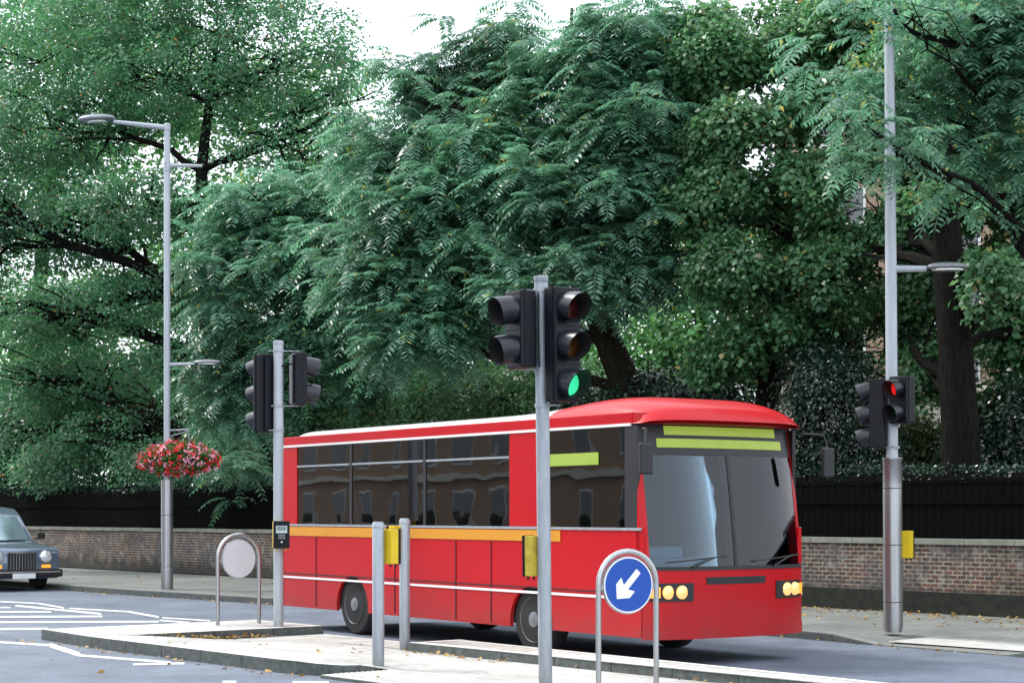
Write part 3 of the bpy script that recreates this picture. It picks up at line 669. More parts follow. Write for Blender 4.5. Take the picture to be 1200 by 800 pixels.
# ------------------------------------------------------------------ houses far behind
def window(b, f, x, z, w_, h):      # window with frame and glazing bars in a wall at local y=0 facing -y
    o = MB(); fr = .07
    for dx in (-w_/2, 0, w_/2): o.box((x+dx, -.03, z+h/2), (fr, .08, h+fr))
    for dz in (0, h/2, h): o.box((x, -.035, z+dz), (w_+fr, .085, fr))
    w1 = o.build('window', M['frame'], b)
    g = MB(); g.box((x, .02, z+h/2), (w_-.01, .02, h-.01)); g.build('pane', M['pane'], w1)
    s = MB(); s.box((x, -.07, z-.1), (w_+.3, .2, .1)); s.build('sill', M['stucco'], w1)
h1 = thing('terraced_house', 'pale stucco and brick house with an iron balcony glimpsed through the right hand trees', 'house', A(905, 600, 52)*1, yaw(.98, -.2))
h1.location.z = 0
b = MB(); b.box((13, 5, 2.6), (26, 10, 5.2)); b.build('ground_floor', M['stucco'], h1)
b = MB(); b.box((13, 5.02, 9.4), (25.9, 9.9, 8.3)); b.build('wall', M['housebrick'], h1)
b = MB(); b.box((13, -.15, 5.2), (26, .9, .22)); b.box((13, -.05, 13.4), (26.4, .5, .35)); b.build('cornice', M['stucco'], h1)
b = MB(); b.prism([(-.2, 13.6), (26.2, 13.6), (23, 15.8), (3, 15.8)], 0, 10); b.build('roof', M['slate'], h1)
b = MB()
for i in range(200): b.box((.2+i*.128, -.5, 5.8), (.022, .022, .9))
b.box((13, -.5, 6.26), (26, .05, .05)); b.build('balcony_railing', M['iron'], h1)
for i in range(8):
    for z, hh in ((1.2, 2.2), (5.45, 2.9), (9.0, 2.0), (11.6, 1.3)): window(h1, 0, 2+i*3.2, z, 1.25, hh)
h2 = thing('white_house', 'white rendered house glimpsed low between the left hand trees', 'house', A(200, 600, 78), yaw(1, -.1)); h2.location.z = 0
b = MB(); b.box((6, 4, 3.4), (12, 8, 6.8)); b.build('wall', M['frame'], h2)
b = MB(); b.prism([(-.4, 6.8), (12.4, 6.8), (10, 9), (2, 9)], -.4, 8.4); b.build('roof', M['slate'], h2)
for i in range(4):
    for z in (1, 4): window(h2, 0, 1.6+i*2.9, z, 1.1, 1.6)

h3 = thing('terraced_house', 'brown brick terrace across the street, seen only as a reflection in the bus windows', 'house', SN(-185, -22), yaw(*(-RD))+math.pi)
b = MB(); b.box((85, -5, 5.5), (170, 10, 11)); b.build('wall', M['housebrick'], h3)
b = MB(); b.prism([(-.3, 11), (170.3, 11), (168, 13.5), (2, 13.5)], -10, .3); b.build('roof', M['slate'], h3)
b = MB(); b.box((85, .12, 3.6), (170, .3, .3)); b.box((85, .12, 10.8), (170, .5, .3)); b.build('cornice', M['stucco'], h3)
for i in range(42):
    for z in (.9, 4.3, 7.6):
        o = MB(); o.box((2.2+i*4, .02, z+1), (1.5, .1, 2.1)); w1 = o.build('window', M['frame'], h3)
        o = MB(); o.box((2.2+i*4, .06, z+1), (1.3, .06, 1.9)); o.build('pane', M['pane'], w1)
# ------------------------------------------------------------------ lamp columns
def lamp_column(label, base, segs, arms, rz=0):
    t = thing('lamp_column', label, 'street lamp', base, 0, 'lamp columns on the far pavement')
    return t
def lantern(parent, p, dirx, L=.7, W=.28, H=.13, tiltup=0):
    o = MB()
    def fn(u, v):
        a = math.pi*u; x = -math.cos(a); r = math.sin(a)**.7 if 0 < u < 1 else 0
        b_ = 2*math.pi*v
        return (x*L/2, math.cos(b_)*r*W/2, math.sin(b_)*r*H/2*(1 if math.sin(b_) > 0 else .55))
    o.grid(fn, 15, 19)
    ob = o.build('lantern', M['galv'], parent, loc=p, rz=yaw(*dirx), smooth=True); ob.rotation_euler.y = tiltup
    g = MB()
    g.lathe([(.0, -H*.33), (.09, -H*.36), (.105, -H*.30), (.105, -H*.2)], n=16, cap=False); g2 = g.build('glass_bowl', M['lampglass'], ob, smooth=True); g2.scale = (2.0, 1, 1)
    return ob
# left column
pb = P(195.8, 690, .12); S = F/pb.y; zz = lambda py: (600-py)/S+CAMZ-.12
lc = lamp_column('slim grey street lamp column carrying the basket of flowers', pb, None, None)
b = MB(); b.lathe([(.125, 0), (.125, .46)], n=24); b.lathe([(.118, .465), (.118, .94)], n=24); b.lathe([(.122, .94), (.122, 1.52)]); b.lathe([(.122, 1.53), (.122, zz(562)-.0)], n=24); b.build('base_sleeve', M['steel'], lc, smooth=True)
b = MB(); b.lathe([(.066, zz(562)), (.066, zz(200)), (.062, zz(199)), (.062, zz(146))], n=20); b.build('pole', M['polepaint'], lc, smooth=True)
b = MB(); b.lathe([(.075, zz(201)), (.075, zz(190)), ], n=20); b.lathe([(.072, zz(153)), (.072, zz(146)), (.05, zz(145))], n=20)
b.tube([(.05, 0, zz(194)), (.72, 0, zz(194.5))], [.05, .028]); b.build('collar', M['polepaint'], lc, smooth=True)
b = MB(); b.tube([(0, 0, zz(150)), (-1.08, -.1, zz(144))], [.06, .038], 10); b.build('arm', M['polepaint'], lc, smooth=True)
lantern(lc, (-1.42, -.13, zz(141.5)), (-1, -.1), .74, .4, .19, R(4))
b = MB(); b.tube([(.05, 0, zz(427)), (.58, 0, zz(426))], [.04, .025], 10); b.build('arm', M['polepaint'], lc, smooth=True)
lantern(lc, (.83, 0, zz(424.5)), (1, 0), .56, .26, .12)
# right column
pr = P(1046.8, 740, .12); S2_ = F/pr.y; zr = lambda py: (600-py)/S2_+CAMZ-.12
rc = thing('lamp_column', 'wide-based street lamp column at the right with its top hidden in leaves', 'street lamp', pr, 0, 'lamp columns on the far pavement', tilt=(0, R(-.38)))
b = MB(); b.lathe([(.115, 0), (.115, .05)], n=28); b.lathe([(.128, .05), (.128, zr(705.5))], n=28); b.lathe([(.128, zr(704.5)), (.128, zr(638.5))], n=28); b.lathe([(.126, zr(637.5)), (.126, zr(572.5))], n=28); b.lathe([(.126, zr(571.5)), (.126, zr(540)), (.134, zr(539)), (.134, zr(536))], n=28)
b.build('base_sleeve', M['steel'], rc, smooth=True)
b = MB(); b.lathe([(.078, zr(536)), (.076, zr(330)), (.064, zr(20)), (.06, zr(-60))], n=20); b.build('pole', M['polepaint'], rc, smooth=True)
b = MB(); b.tube([(.05, 0, zr(315)), (.46, -.02, zr(315.5))], [.05, .04], 10); b.build('arm', M['polepaint'], rc, smooth=True)
lantern(rc, (.74, -.03, zr(314)), (1, 0), .54, .28, .13)
b = MB(); b.tube([(0, 0, zr(-50)), (-1.0, -.1, zr(-60))], [.05, .035], 10); b.build('arm', M['polepaint'], rc, smooth=True)
lantern(rc, (-1.3, -.1, zr(-62)), (-1, -.1), .74, .4, .19)

# flower basket
fb = thing('flower_basket', 'collar basket of red and pink flowers round the left lamp column', 'flower basket', pb+Vector((.25, 0, 0)))
cz = zz(537)
b = MB()
for sg in (-1, 1):
    b.grid(lambda u, v, sg=sg: (sg*(.36)+.36*math.cos(2*math.pi*u)*math.cos(v*1.5), -.1+.3*math.sin(2*math.pi*u)*math.cos(v*1.5), cz+.02-.26*math.sin(v*1.5)), 17, 6)
b.build('planter', M['iron'], fb, smooth=True)
def bask(n):
    u = rng.normal(size=(n, 3)); u = unit(u); r = rng.uniform(.8, 1.05, (n, 1))
    q = u*r*np.array([.78, .42, .28])+np.array([.0, -.08, cz]); q[:, 2] -= (np.abs(q[:, 0])**2)*.06; return q, u
q, u = bask(3600); npmesh('foliage', quads(q, u+rng.normal(size=q.shape)*.8, u+rng.normal(size=q.shape)*.6, .085, .06), M['leafF'], fb)['kind'] = 'stuff'
for nm, mm, cnt in (('red_flowers', 'fl_red', 200), ('pink_flowers', 'fl_pink', 160)):
    c, u = bask(cnt); ok = (c[:, 0] < -.1) if mm == 'fl_red' else (c[:, 0] > -.55)
    ok = ok | (rng.random(cnt) < .6); c = c[ok]; u = u[ok]; c = c+u*(.065 if mm == 'fl_red' else .06)
    m_ = 9; qq = (c[:, None]+rng.normal(size=(len(c), m_, 3))*.026).reshape(-1, 3); uu = np.repeat(u, m_, 0)
    npmesh(nm, quads(qq, rng.normal(size=qq.shape), uu+rng.normal(size=qq.shape)*.5, .055, .05), M[mm], fb)['kind'] = 'stuff'
b = MB(); b.tube([(-.2, 0, zz(504)), (.2, 0, zz(503))], .02, 6); b.tube([(.19, 0, zz(503)), (.2, 0, zz(520))], .012, 6); b.tube([(-.19, 0, zz(511)), (.2, 0, zz(505))], .012, 6)
b.tube([(-.2, 0, zz(519)), (.2, 0, zz(519))], .012, 6); b.build('bracket', M['galv'], fb)

# ------------------------------------------------------------------ signals
def signal_head(parent, c, d, n, mod=.36, wid=.31, states=(), name='signal_head', dep=.17, h0=.05, h1=.19):
    """n-aspect head, centre of the box c, facing direction d (2D)"""
    h = n*mod; b = MB()
    b.box((0, 0, 0), (dep, wid, h-.004)); hd = b.build(name, M['black'], parent, loc=c, rz=yaw(*d), bevel=.018)
    b = MB()
    for k in range(n-1): b.box((dep/2, 0, -h/2+mod*(k+1)), (.012, wid*.98, .012))
    b.box((-dep/2-.012, 0, 0), (.03, wid*.6, h*.92)); b.box((dep/2-.05, 0, 0), (.02, wid+.012, h+.006)); b.build('door_frame', M['black'], hd)
    for k in range(n):
        z = h/2-mod*(k+.5); r = mod*.36
        b = MB(); nu, nv = 25, 5
        def ln(a):      # hood length round the circle, a=0 at the top
            return h0+h1*(.5+.5*math.cos(a))**.8
        for rad, mi in ((r, 0), (r-.008, 1)):
            b.grid(lambda u, v, rad=rad: (dep/2+v*ln((u-.5)*2*math.pi), math.sin((u-.5)*2*math.pi)*rad*(1+.04*v), z+math.cos((u-.5)*2*math.pi)*rad*(1+.04*v)-.03*v*v), 29, 6, mi)
        me = b.build('visor', [M['cowl'], M['cowlin']], hd, smooth=True)
        b = MB(); b.lathe([(0.001, dep/2+.028), (r*.5, dep/2+.022), (r*.93, dep/2+.006), (r*.95, dep/2)], c=(0, 0, z), axis='x', n=24, cap=False)
        l = b.build('lens', M[states[k]], hd, smooth=True)
    return hd
def clamp(parent, z, r=.075, arms=()):
    b = MB(); b.lathe([(r, z-.02), (r+.008, z-.018), (r+.008, z+.018), (r, z+.02)], n=20)
    for (x, y) in arms: b.box((x/2, y/2, z), (math.hypot(x, y), .03, .012), rz=yaw(x, y))
    return b.build('clamp', M['galv'], parent, smooth=False)
def pole_cap(b, r, h): b.lathe([(r, h-.06), (r+.004, h-.055), (r+.004, h), (r-.02, h+.006)], n=24)
def push_box(parent, c, d, m=None, w_=.13, h=.3, dep=.09, disp=True, name='push_button_box', top=None):
    b = MB(); b.box((0, 0, 0), (dep, w_, h)); o = b.build(name, m or M['yellow'], parent, loc=c, rz=yaw(*d), bevel=.008)
    b = MB(); b.box((dep/2+.012, 0, 0), (.028, w_+.012, h+.012)); f = b.build('front_plate', M['black'], o, bevel=.006)
    if disp:
        b = MB(); b.box((dep/2+.0275, 0, .072), (.004, w_*.72, .10)); b.build('display', M['screen'], o)
        b = MB()
        for i in range(5): b.box((dep/2+.031, 0, .108-i*.011), (.003, w_*(.62 if i % 2 else .55), .004))
        b.build('instruction_lines', M['black'], o)
        b = MB()
        for i in range(4):
            for j in range(2): b.box((dep/2+.0275, (i-1.5)*.024, -.01-j*.034), (.004, .017, .026))
        b.build('symbol_panel', M['galv'], o)
        b = MB(); b.lathe([(.016, dep/2+.024), (.014, dep/2+.036)], c=(0, 0, -.098), axis='x', n=14); b.build('button', M['chrome'], o, smooth=True)
    for y in (-w_*.3, w_*.3):
        b = MB(); b.lathe([(.011, -h/2-.035), (.011, -h/2-.006)], c=(dep*.1+.02, y, 0), n=8); b.build('knob', M['black'] if not disp else M['yellow'], o)
    return o
# centre signal
pc = P(639.3, 804, .03); Sc = F/pc.y; zc = lambda py: (600-py)/Sc+CAMZ-.03
cs = thing('traffic_signal', 'tall central traffic signal on a grey post showing green', 'traffic light', pc, 0, 'traffic signals on posts', tilt=(0, R(-.62)))
b = MB(); b.lathe([(.066, 0), (.066, zc(325))], n=24); pole_cap(b, .066, zc(324)); b.build('post', M['galv'], cs, smooth=True)
dfx = (.62, -.78)
signal_head(cs, (.195, -.115, zc(405.5)), dfx, 3, .363, .315, ('lens_red', 'lens_amber', 'green_on'), h0=.07, h1=.17)
signal_head(cs, (-.20, -.04, zc(386.5)), (-.87, -.49), 2, .37, .30, ('lens_red', 'lens_green'), h0=.15, h1=.07)
clamp(cs, zc(340), .067, ((.17, -.05), (-.2, -.03))); clamp(cs, zc(433), .067, ((.17, -.05), (-.2, -.03))); clamp(cs, zc(475), .067, ((.17, -.05),))
b = MB(); b.tube([(-.03, -.1, zc(345)), (-.035, -.12, zc(372)), (-.03, -.1, zc(430))], .008, 6); b.build('cable', M['black'], cs)
push_box(cs, (-.105, .03, zc(651)), (-.75, .66), M['yellowold'], .14, .385, .1, disp=False)
# left signal
pl = P(326.3, 743.5, .03); Sl = F/pl.y; zl = lambda py: (600-py)/Sl+CAMZ-.03
ls = thing('traffic_signal', 'traffic signal on the left end of the refuge seen from behind', 'traffic light', pl, 0, 'traffic signals on posts')
b = MB(); b.lathe([(.068, .03), (.068, zl(400))], n=24); b.lathe([(.074, 0), (.074, .06)], n=24); pole_cap(b, .068, zl(399.5)); b.build('post', M['polepaint'], ls, smooth=True)
signal_head(ls, (-.19, .05, zl(460.5)), (-.72, .69), 3, .353, .28, ('lens_red', 'lens_amber', 'lens_green'))
signal_head(ls, (.27, .06, zl(444)), (.93, .36), 2, .36, .28, ('lens_red', 'lens_green'), h0=.13, h1=.08)
for y_, a_ in ((411, ((.28, .05), (-.14, 0))), (475.5, ((.26, .05), (-.14, 0))), (504, ((-.14, 0),))): clamp(ls, zl(y_), .069, a_)
b = MB(); b.tube([(.05, -.05, zl(429)), (.12, -.03, zl(428)), (.17, .02, zl(426)), (.25, .03, zl(427))], .012, 6); b.build('cable', M['black'], ls)
push_box(ls, (.045, -.115, zl(626)), (.30, -.95), M['yellow'], .21, .36, .09)
# right signals on the lamp column
rs = thing('traffic_signal', 'three-lamp signal strapped to the right lamp column facing left', 'traffic light', pr+Vector((0, 0, zr(536))), 0)
cz0 = zr(536)
signal_head(rs, (-.2, .02, zr(484.5)-cz0), (-.95, .31), 3, .305, .26, ('lens_red', 'lens_amber', 'lens_green'), dep=.2, h0=.08, h1=.12)
clamp(rs, zr(448)-cz0, .078, ((-.2, 0),)); clamp(rs, zr(524)-cz0, .078, ((-.2, 0),))
rp = thing('pedestrian_signal', 'pedestrian signal lit red on the right lamp column above its steel sleeve', 'traffic light', pr+Vector((0, 0, zr(536))), 0)
signal_head(rp, (.07, -.21, zr(469.5)-cz0), (-.80, -.60), 2, .31, .3, ('red_on', 'lens_green'), h0=.12, h1=.08)
clamp(rp, zr(498.5)-cz0, .08, ((.05, -.15),)); clamp(rp, zr(443)-cz0, .08, ((.05, -.15),))
yb = thing('push_button_box', 'bright yellow push button box on the right side of the right lamp column', 'crossing button', pr+Vector((.19, 0, zr(637.5))), 0)
push_box(yb, (0, 0, 0), (.55, .83), M['yellow'], .12, .36, .11, disp=False, name='casing')
# push-button posts
def bpost(label, px, py, pt, r, boxc, d, h=.38):
    p = P(px, py, .03); s = F/p.y; t = thing('push_button_post', label, 'bollard', p, 0, 'push button posts on the refuge')
    b = MB(); H = (py-pt)/s; b.lathe([(r, 0), (r, H-.02), (r-.012, H)], n=24); b.build('post', M['galv'], t, smooth=True)
    b = MB(); b.lathe([(r+.001, H-.07), (r+.003, H-.066), (r+.003, H-.03), (r+.001, H-.026)], n=24); b.build('cap_band', M['polepaint'], t, smooth=True)
    push_box(t, (boxc[0], boxc[1], boxc[2]), d, M['yellow'], .15, h, .1, disp=False)
    return t
bpost('nearer grey post with a yellow push button box on its right side', 443.3, 783, 611, .064, (.13, .04, 1.7-.03-(640-600)/109.6), (.75, .66), .37)
bpost('further grey post with a yellow box on its left side, behind the nearer post', 474.3, 761, 607, .064, (-.11, -.05, 1.7-.03-(633-600)/96.5), (-.75, .55), .36)

# ------------------------------------------------------------------ hoop signs
def hoop(label, c, d, width, H, dr, blue):
    t = thing('hoop_sign', label, 'traffic sign', c, yaw(*d), 'signs in steel hoops')     # local x across, y = away from the viewer's side
    b = MB(); r = .027; R_ = width/2
    pts = [(-R_, 0, 0), (-R_, 0, (H-R_)*.5), (-R_, 0, H-R_)]+[(-R_*math.cos(a), 0, H-R_+R_*math.sin(a)) for a in [math.pi*k/16 for k in range(1, 16)]]+[(R_, 0, H-R_), (R_, 0, (H-R_)*.5), (R_, 0, 0)]
    b.tube(pts, r, 14); b.build('hoop', M['steel'], t, smooth=True)
    cz = H-R_-.005
    b = MB(); b.lathe([(dr, -.012), (dr, .012)], c=(0, 0, cz), axis='y', n=48); b.build('plate', M['signgrey'], t, smooth=False)
    b = MB(); b.lathe([(dr+.004, -.018), (dr+.012, 0), (dr+.004, .018)], c=(0, 0, cz), axis='y', n=48, cap=False); b.build('rim', M['galv'], t, smooth=True)
    for x in (-1, 1):
        b = MB(); b.box((x*(dr+R_)/2, 0, cz-.02), (R_-dr+.03, .02, .05)); b.build('clip', M['galv'], t)
    if blue:
        b = MB(); b.lathe([(dr-.001, -.0165), (dr-.001, -.0125)], c=(0, 0, cz), axis='y', n=48); b.build('white_border', M['signwhite'], t)
        b = MB(); b.lathe([(dr-.016, -.0205), (dr-.016, -.0168)], c=(0, 0, cz), axis='y', n=48); b.build('blue_face', M['signblue'], t)
        # arrow pointing down-left
        L = dr*.66; hw = dr*.37; sh = dr*.115
        pts = [(0, -L), (hw, -L+hw), (hw, -L+hw+.085), (sh, -L+.15), (sh, L*1.0), (-sh, L*1.0), (-sh, -L+.15), (-hw, -L+hw+.085), (-hw, -L+hw)]
        a = R(-42); ca, sa = math.cos(a), math.sin(a)
        q = [(x*ca-y*sa, x*sa+y*ca) for x, y in pts]
        b = MB(); b.prism([(-.012+x, cz+y) for x, y in q], -.0245, -.0208); b.build('arrow', M['signwhite'], t)
    return t
p0 = P(255.3, 732, .14); p1 = P(303.5, 730, .14); mid = (p0+p1)/2
hoop('steel hoop holding the blank grey back of a round sign', mid, (.777, .629), .66, 1.25, .262, False)
Yh = 17.35; hc = Vector(((735.5-600)/F*Yh, Yh, .03))
hoop('steel hoop holding a round blue sign with a white arrow', hc, (.90, .436), .64, 1.70-45.5/(F/Yh)-.03, .272, True)

# ------------------------------------------------------------------ bus
BR = Vector((-3.39, 26.6, 0)); BF = Vector((1.32, 19.8, 0)); bd = (BF-BR).normalized(); BL = (BF-BR).length+.3; BW = 2.38
bus = thing('bus', 'red single-deck bus with a yellow waist stripe passing behind the refuge', 'bus', BR, yaw(bd.x, bd.y))
def arcpts(cx, r, z0, n=10):
    a0 = math.asin(max(-1, min(1, (z0-.46)/r)))
    return [(cx+r*math.cos(math.pi-a0-(math.pi-2*a0)*k/n), .46+r*math.sin(math.pi-a0-(math.pi-2*a0)*k/n)) for k in range(n+1)]
SK = .32; WX = (2.05, 6.35)
def xf(y, z):     # front face bow and rake
    u = abs(y/BW*2-1); return BL+.10-.20*u**3.2-.11*max(0, z-1.0)**1.3
def side_panel(y0, y1):
    poly = [(.0, SK)]
    for c in WX:
        r = .44; zc_ = .38; k = math.sqrt(max(0, r*r-(SK-zc_)**2))
        a0 = math.atan2(SK-zc_, -k); a0 = math.pi-math.asin((SK-zc_)/r); a1 = math.asin((SK-zc_)/r)
        for j in range(13): a = a0+(a1-a0)*j/12; poly.append((c+r*math.cos(a), zc_+r*math.sin(a)))
    poly += [(BL-.10, SK), (BL-.10, 1.52), (0, 1.52)]
    b = MB(); b.prism(poly, y0, y1); return b
side_panel(0, .05).build('side_panel', M['red'], bus); side_panel(BW-.05, BW).build('side_panel', M['red'], bus)
b = MB(); b.box((-.0, BW/2, .95), (.06, BW, 1.26)); b.box((-.01, BW/2, 2.60), (.06, BW, .2)); b.box((-.0, .12, 2.0), (.06, .24, 1.1)); b.box((-.0, BW-.12, 2.0), (.06, .24, 1.1)); b.build('rear_panel', M['red'], bus, bevel=.01)
b = MB(); b.box((-.005, BW/2, 2.0), (.02, BW-.46, 1.0)); b.build('rear_window', M['glass'], bus)
# front panel (thick, bowed)
def frontband(z0, z1, y0=0, y1=BW, off=0, n=18, th=.03):
    b = MB()
    nz = 5
    for o_ in (0, -th):
        b.grid(lambda u, v, o_=o_: (xf(y0+(y1-y0)*u, z0+(z1-z0)*v)+off+o_, y0+(y1-y0)*u, z0+(z1-z0)*v), n, nz)
    # close rim
    m_ = n*nz
    rim = [i*nz for i in range(n)]+[(n-1)*nz+j for j in range(nz)]+[i*nz+nz-1 for i in reversed(range(n))]+[j for j in reversed(range(nz))]
    fs = [(rim[k], rim[k+1], rim[k+1]+m_, rim[k]+m_) for k in range(len(rim)-1) if rim[k] != rim[k+1]]
    b.f += fs; b.mi += [0]*len(fs)
    return b
frontband(SK, 1.06).build('front_panel', M['red'], bus, smooth=True)
b = frontband(.30, .44, off=.012); b.build('bumper', M['red'], bus, smooth=True)
frontband(1.062, 2.34, .07, BW-.07, off=-.005, n=24).build('windscreen', M['wglass'], bus, smooth=True)
frontband(1.06, 1.10, .02, BW-.02, off=.012).build('windscreen_seal', M['dark'], bus, smooth=True)
b = frontband(1.06, 2.66, 0, .075, n=5, th=.08); b.build('front_pillar', M['red'], bus, smooth=True)
b = frontband(1.06, 2.66, BW-.075, BW, n=5, th=.08); b.build('front_pillar', M['red'], bus, smooth=True)
frontband(1.1, 2.34, BW/2-.02, BW/2+.02, off=.003, n=3).build('windscreen_divider', M['dark'], bus)
frontband(2.342, 2.73, .08, BW-.08, off=.0, n=20).build('destination_glass', M['dark'], bus, smooth=True)
db = MB()
for z0, z1, a0, a1 in ((2.56, 2.66, .35, 2.0), (2.42, 2.52, .25, 2.1)):
    q = frontband(z0, z1, a0, a1, off=.008, n=12, th=.006); o_ = len(db.v); db.v += q.v; db.f += [tuple(i+o_ for i in f) for f in q.f]; db.mi += q.mi
db.build('destination_display', M['lime'], bus)
for y in (.32, BW-.32):       # lamp clusters
    frontband(.72, .92, y-.25, y+.25, off=.012, n=7).build('lamp_cluster', M['dark'], bus, smooth=True)
    for dy, rr in ((-.06, .075), (.1, .075)):
        b = MB(); b.lathe([(rr, 0), (rr, .02), (rr*.6, .035), (.001, .04)], axis='x', n=20, cap=False); b.build('headlight', M['headlamp'], bus, loc=(xf(y+dy, .82)+.004, y+dy, .82), smooth=True)
    s_ = -1 if y < 1 else 1
    frontband(.76, .88, y+s_*.15, y+s_*.30, off=.02, n=3).build('indicator', M['amber'], bus, smooth=True)
for y in (.55, 1.75):        # wipers
    b = MB(); b.tube([(xf(y, 1.08)+.03, y, 1.09), (xf(y+.3, 1.2)+.035, y+.3, 1.2)], .01, 6); b.tube([(xf(y+yy, 1.15+.05*(yy+.3))+.03, y+yy, 1.15+.08*(yy+.3)) for yy in (-.3, -.1, .1, .3, .5)], .008, 6); b.build('wiper', M['dark'], bus)
frontband(.90, .98, .75, BW-.75, off=.006, n=5).build('grille', M['dark'], bus)
# waist trims on both sides
for y, s_ in ((-.006, 0), (BW+.006, 1)):
    def strip(nm, x0, x1, z0, z1, m, t_=.008):
        b = MB(); b.box(((x0+x1)/2, y, (z0+z1)/2), (x1-x0, t_*2, z1-z0)); b.build(nm, m, bus)
    strip('waist_stripe', 0, 6.95, 1.36, 1.49, M['busyellow'], .004)
    strip('white_line', 0, BL-.1, .735, .765, M['buswhite'], .006)
    strip('window_rail', 0, BL-.12, 1.50, 1.53, M['galv'], .009)
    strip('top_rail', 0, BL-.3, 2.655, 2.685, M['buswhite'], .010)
    for xx in (1.0, 3.2, 4.7, 5.5): strip('panel_joint', xx, xx+.012, .35, 1.34, M['dark'], .003)
    strip('lower_rail', 0, BL-.1, .80, .812, M['dark'], .004)
    # pillars
    for x0, x1 in ((0, .42), (5.9, 6.62)): strip_b = MB(); strip_b.box(((x0+x1)/2, y+(.03 if s_ == 0 else -.03), 2.09), (x1-x0, .05, 1.14)); strip_b.build('pillar', M['red'], bus)
    for x0, x1 in ((1.98, 2.04), (3.92, 3.98), (BL-.42, BL-.2)):
        strip_b = MB(); strip_b.box(((x0+x1)/2, y+(.03 if s_ == 0 else -.03), 2.09), (x1-x0, .05, 1.14)); strip_b.build('pillar', M['dark'], bus)
    for x0, x1 in ((.42, 1.98), (2.04, 3.92), (3.98, 5.9), (6.62, BL-.42)):
        g = MB(); g.box(((x0+x1)/2, y+(.022 if s_ == 0 else -.022), 2.09), (x1-x0-.006, .012, 1.13)); wn_ = g.build('side_window', M['glass'], bus)
        if x1-x0 > 1.4 and x0 < 6:
            g = MB(); g.box(((x0+x1)/2, y+(.012 if s_ == 0 else -.012), 2.37), (x1-x0-.02, .02, .025)); g.build('vent_bar', M['galv'], wn_)
b = MB(); b.box((7.2, -.004, 2.31), (.95, .006, .14))
b.build('side_display', M['lime'], bus)
# roof
def roof(x0, x1, name, m, dome=0, z0=2.68, nose=False):
    b = MB(); nu, nv = 24, 31
    def fn(u, v):
        x = x0+(x1-x0)*u; yy = v*2-1
        ex = 1
        e = max(0, (x-(BL-.75))/.85) if nose else max(0, (.3-x)/.3) if x0 == 0 else 0
        hgt = .235*math.sqrt(max(0, 1-min(1, e)**2.4))
        hgt += .11*math.exp(-((x-(BL-1.0))/1.1)**2)
        prof = (max(0, 1-abs(yy)**5.5))**.6
        y = BW/2+yy*(BW/2+.006)
        if nose:
            u_ = abs(yy); xm = BL+.09-.20*u_**3.2-.11*1.68**1.3*0+.0
            x = x0+(xm-x0)*u
        return (x, y, z0+hgt*prof)
    b.grid(fn, nu, nv)
    b.grid(lambda u, v: (fn(u, v)[0], fn(u, v)[1], z0-.004), nu, nv)
    for v_ in (0,):
        pass
    return b.build(name, m, bus, smooth=True)
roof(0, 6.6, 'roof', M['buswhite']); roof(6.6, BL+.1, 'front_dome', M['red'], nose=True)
for y in (0, BW):
    s_ = 1 if y == 0 else -1
    b = MB(); b.box((BL/2-.13, y+s_*.025, 2.745), (BL-.30, .062, .125)); b.build('cantrail', M['red'], bus, bevel=.012)
b = frontband(2.69, 2.80, .0, BW, off=.10, n=20, th=.2); b.build('front_brow', M['red'], bus, smooth=True)
# wheels
for cx in WX:
    for y in (.17, BW-.17):
        w_ = MB(); w_.lathe([(.28, -.13), (.39, -.12), (.42, -.08), (.42, .08), (.39, .12), (.28, .13)], axis='y', n=36); wh = w_.build('wheel', M['rubber'], bus, loc=(cx, y, .42), smooth=True); 
        s_ = -1 if y < 1 else 1
        r_ = MB(); r_.lathe([(.27, s_*.135), (.24, s_*.09), (.12, s_*.08), (.09, s_*.14), (.001, s_*.15)], axis='y', n=24, cap=False); r_.build('rim', M['galv'], wh, smooth=True)
b = MB(); b.box((BL/2, BW/2, .55), (BL-.3, BW-.8, .45)); b.build('chassis', M['dark'], bus)
b = MB(); b.box((BL/2-.05, BW/2, .80), (BL-.3, BW-.14, .06)); b.build('floor', M['interior'], bus)
b = MB(); b.box((BL/2-.3, BW/2, 2.66), (BL-.7, BW-.14, .02)); b.build('ceiling', M['interior'], bus)
# seats
def seat(x, y, w_=.85):
    b = MB(); b.box((x+.22, y, 1.22), (.44, w_, .12)); b.box((x, y, 1.58), (.10, w_, .72)); b.box((x+.2, y, 1.0), (.3, .1, .36))
    return b.build('seat', M['seat'], bus, bevel=.03)
for x in (.5, 1.3, 2.3, 3.1, 3.9, 4.7):
    for y in (.55, BW-.55): seat(x, y)
seat(6.75, .6, .5)
b = MB()
for x in (2.2, 3.8, 5.4, 5.9):
    for y in (.98, BW-.98): b.tube([(x, y, .83), (x, y, 2.65)], .017, 8)
b.build('grab_pole', M['poleyellow'], bus)
b = MB(); b.box((BL-.45, BW/2, 1.02), (.55, BW-.3, .34)); b.box((BL-.72, .62, 1.22), (.25, .75, .18)); b.build('dashboard', M['signgrey'], bus, bevel=.03)
b = MB(); pts = [(BL-.78+.1*math.sin(a), .62+.23*math.cos(a), 1.42+.2*math.sin(a)*.6) for a in [2*math.pi*k/20 for k in range(21)]]; b.tube(pts, .014, 6); b.tube([(BL-.78, .62, 1.42), (BL-.65, .62, 1.25)], .03, 8); b.build('steering_wheel', M['dark'], bus)
for y, s_ in ((-.0, -1), (BW, 1)):
    b = MB(); b.tube([(BL-.1, y, 2.62), (BL+.12, y+s_*.14, 2.6), (BL+.16, y+s_*.17, 2.45)], .014, 6); mi_ = b.build('mirror', M['dark'], bus)
    b = MB(); b.box((BL+.16, y+s_*.17, 2.28), (.06, .17, .34)); b.build('mirror_head', M['dark'], mi_, bevel=.02)

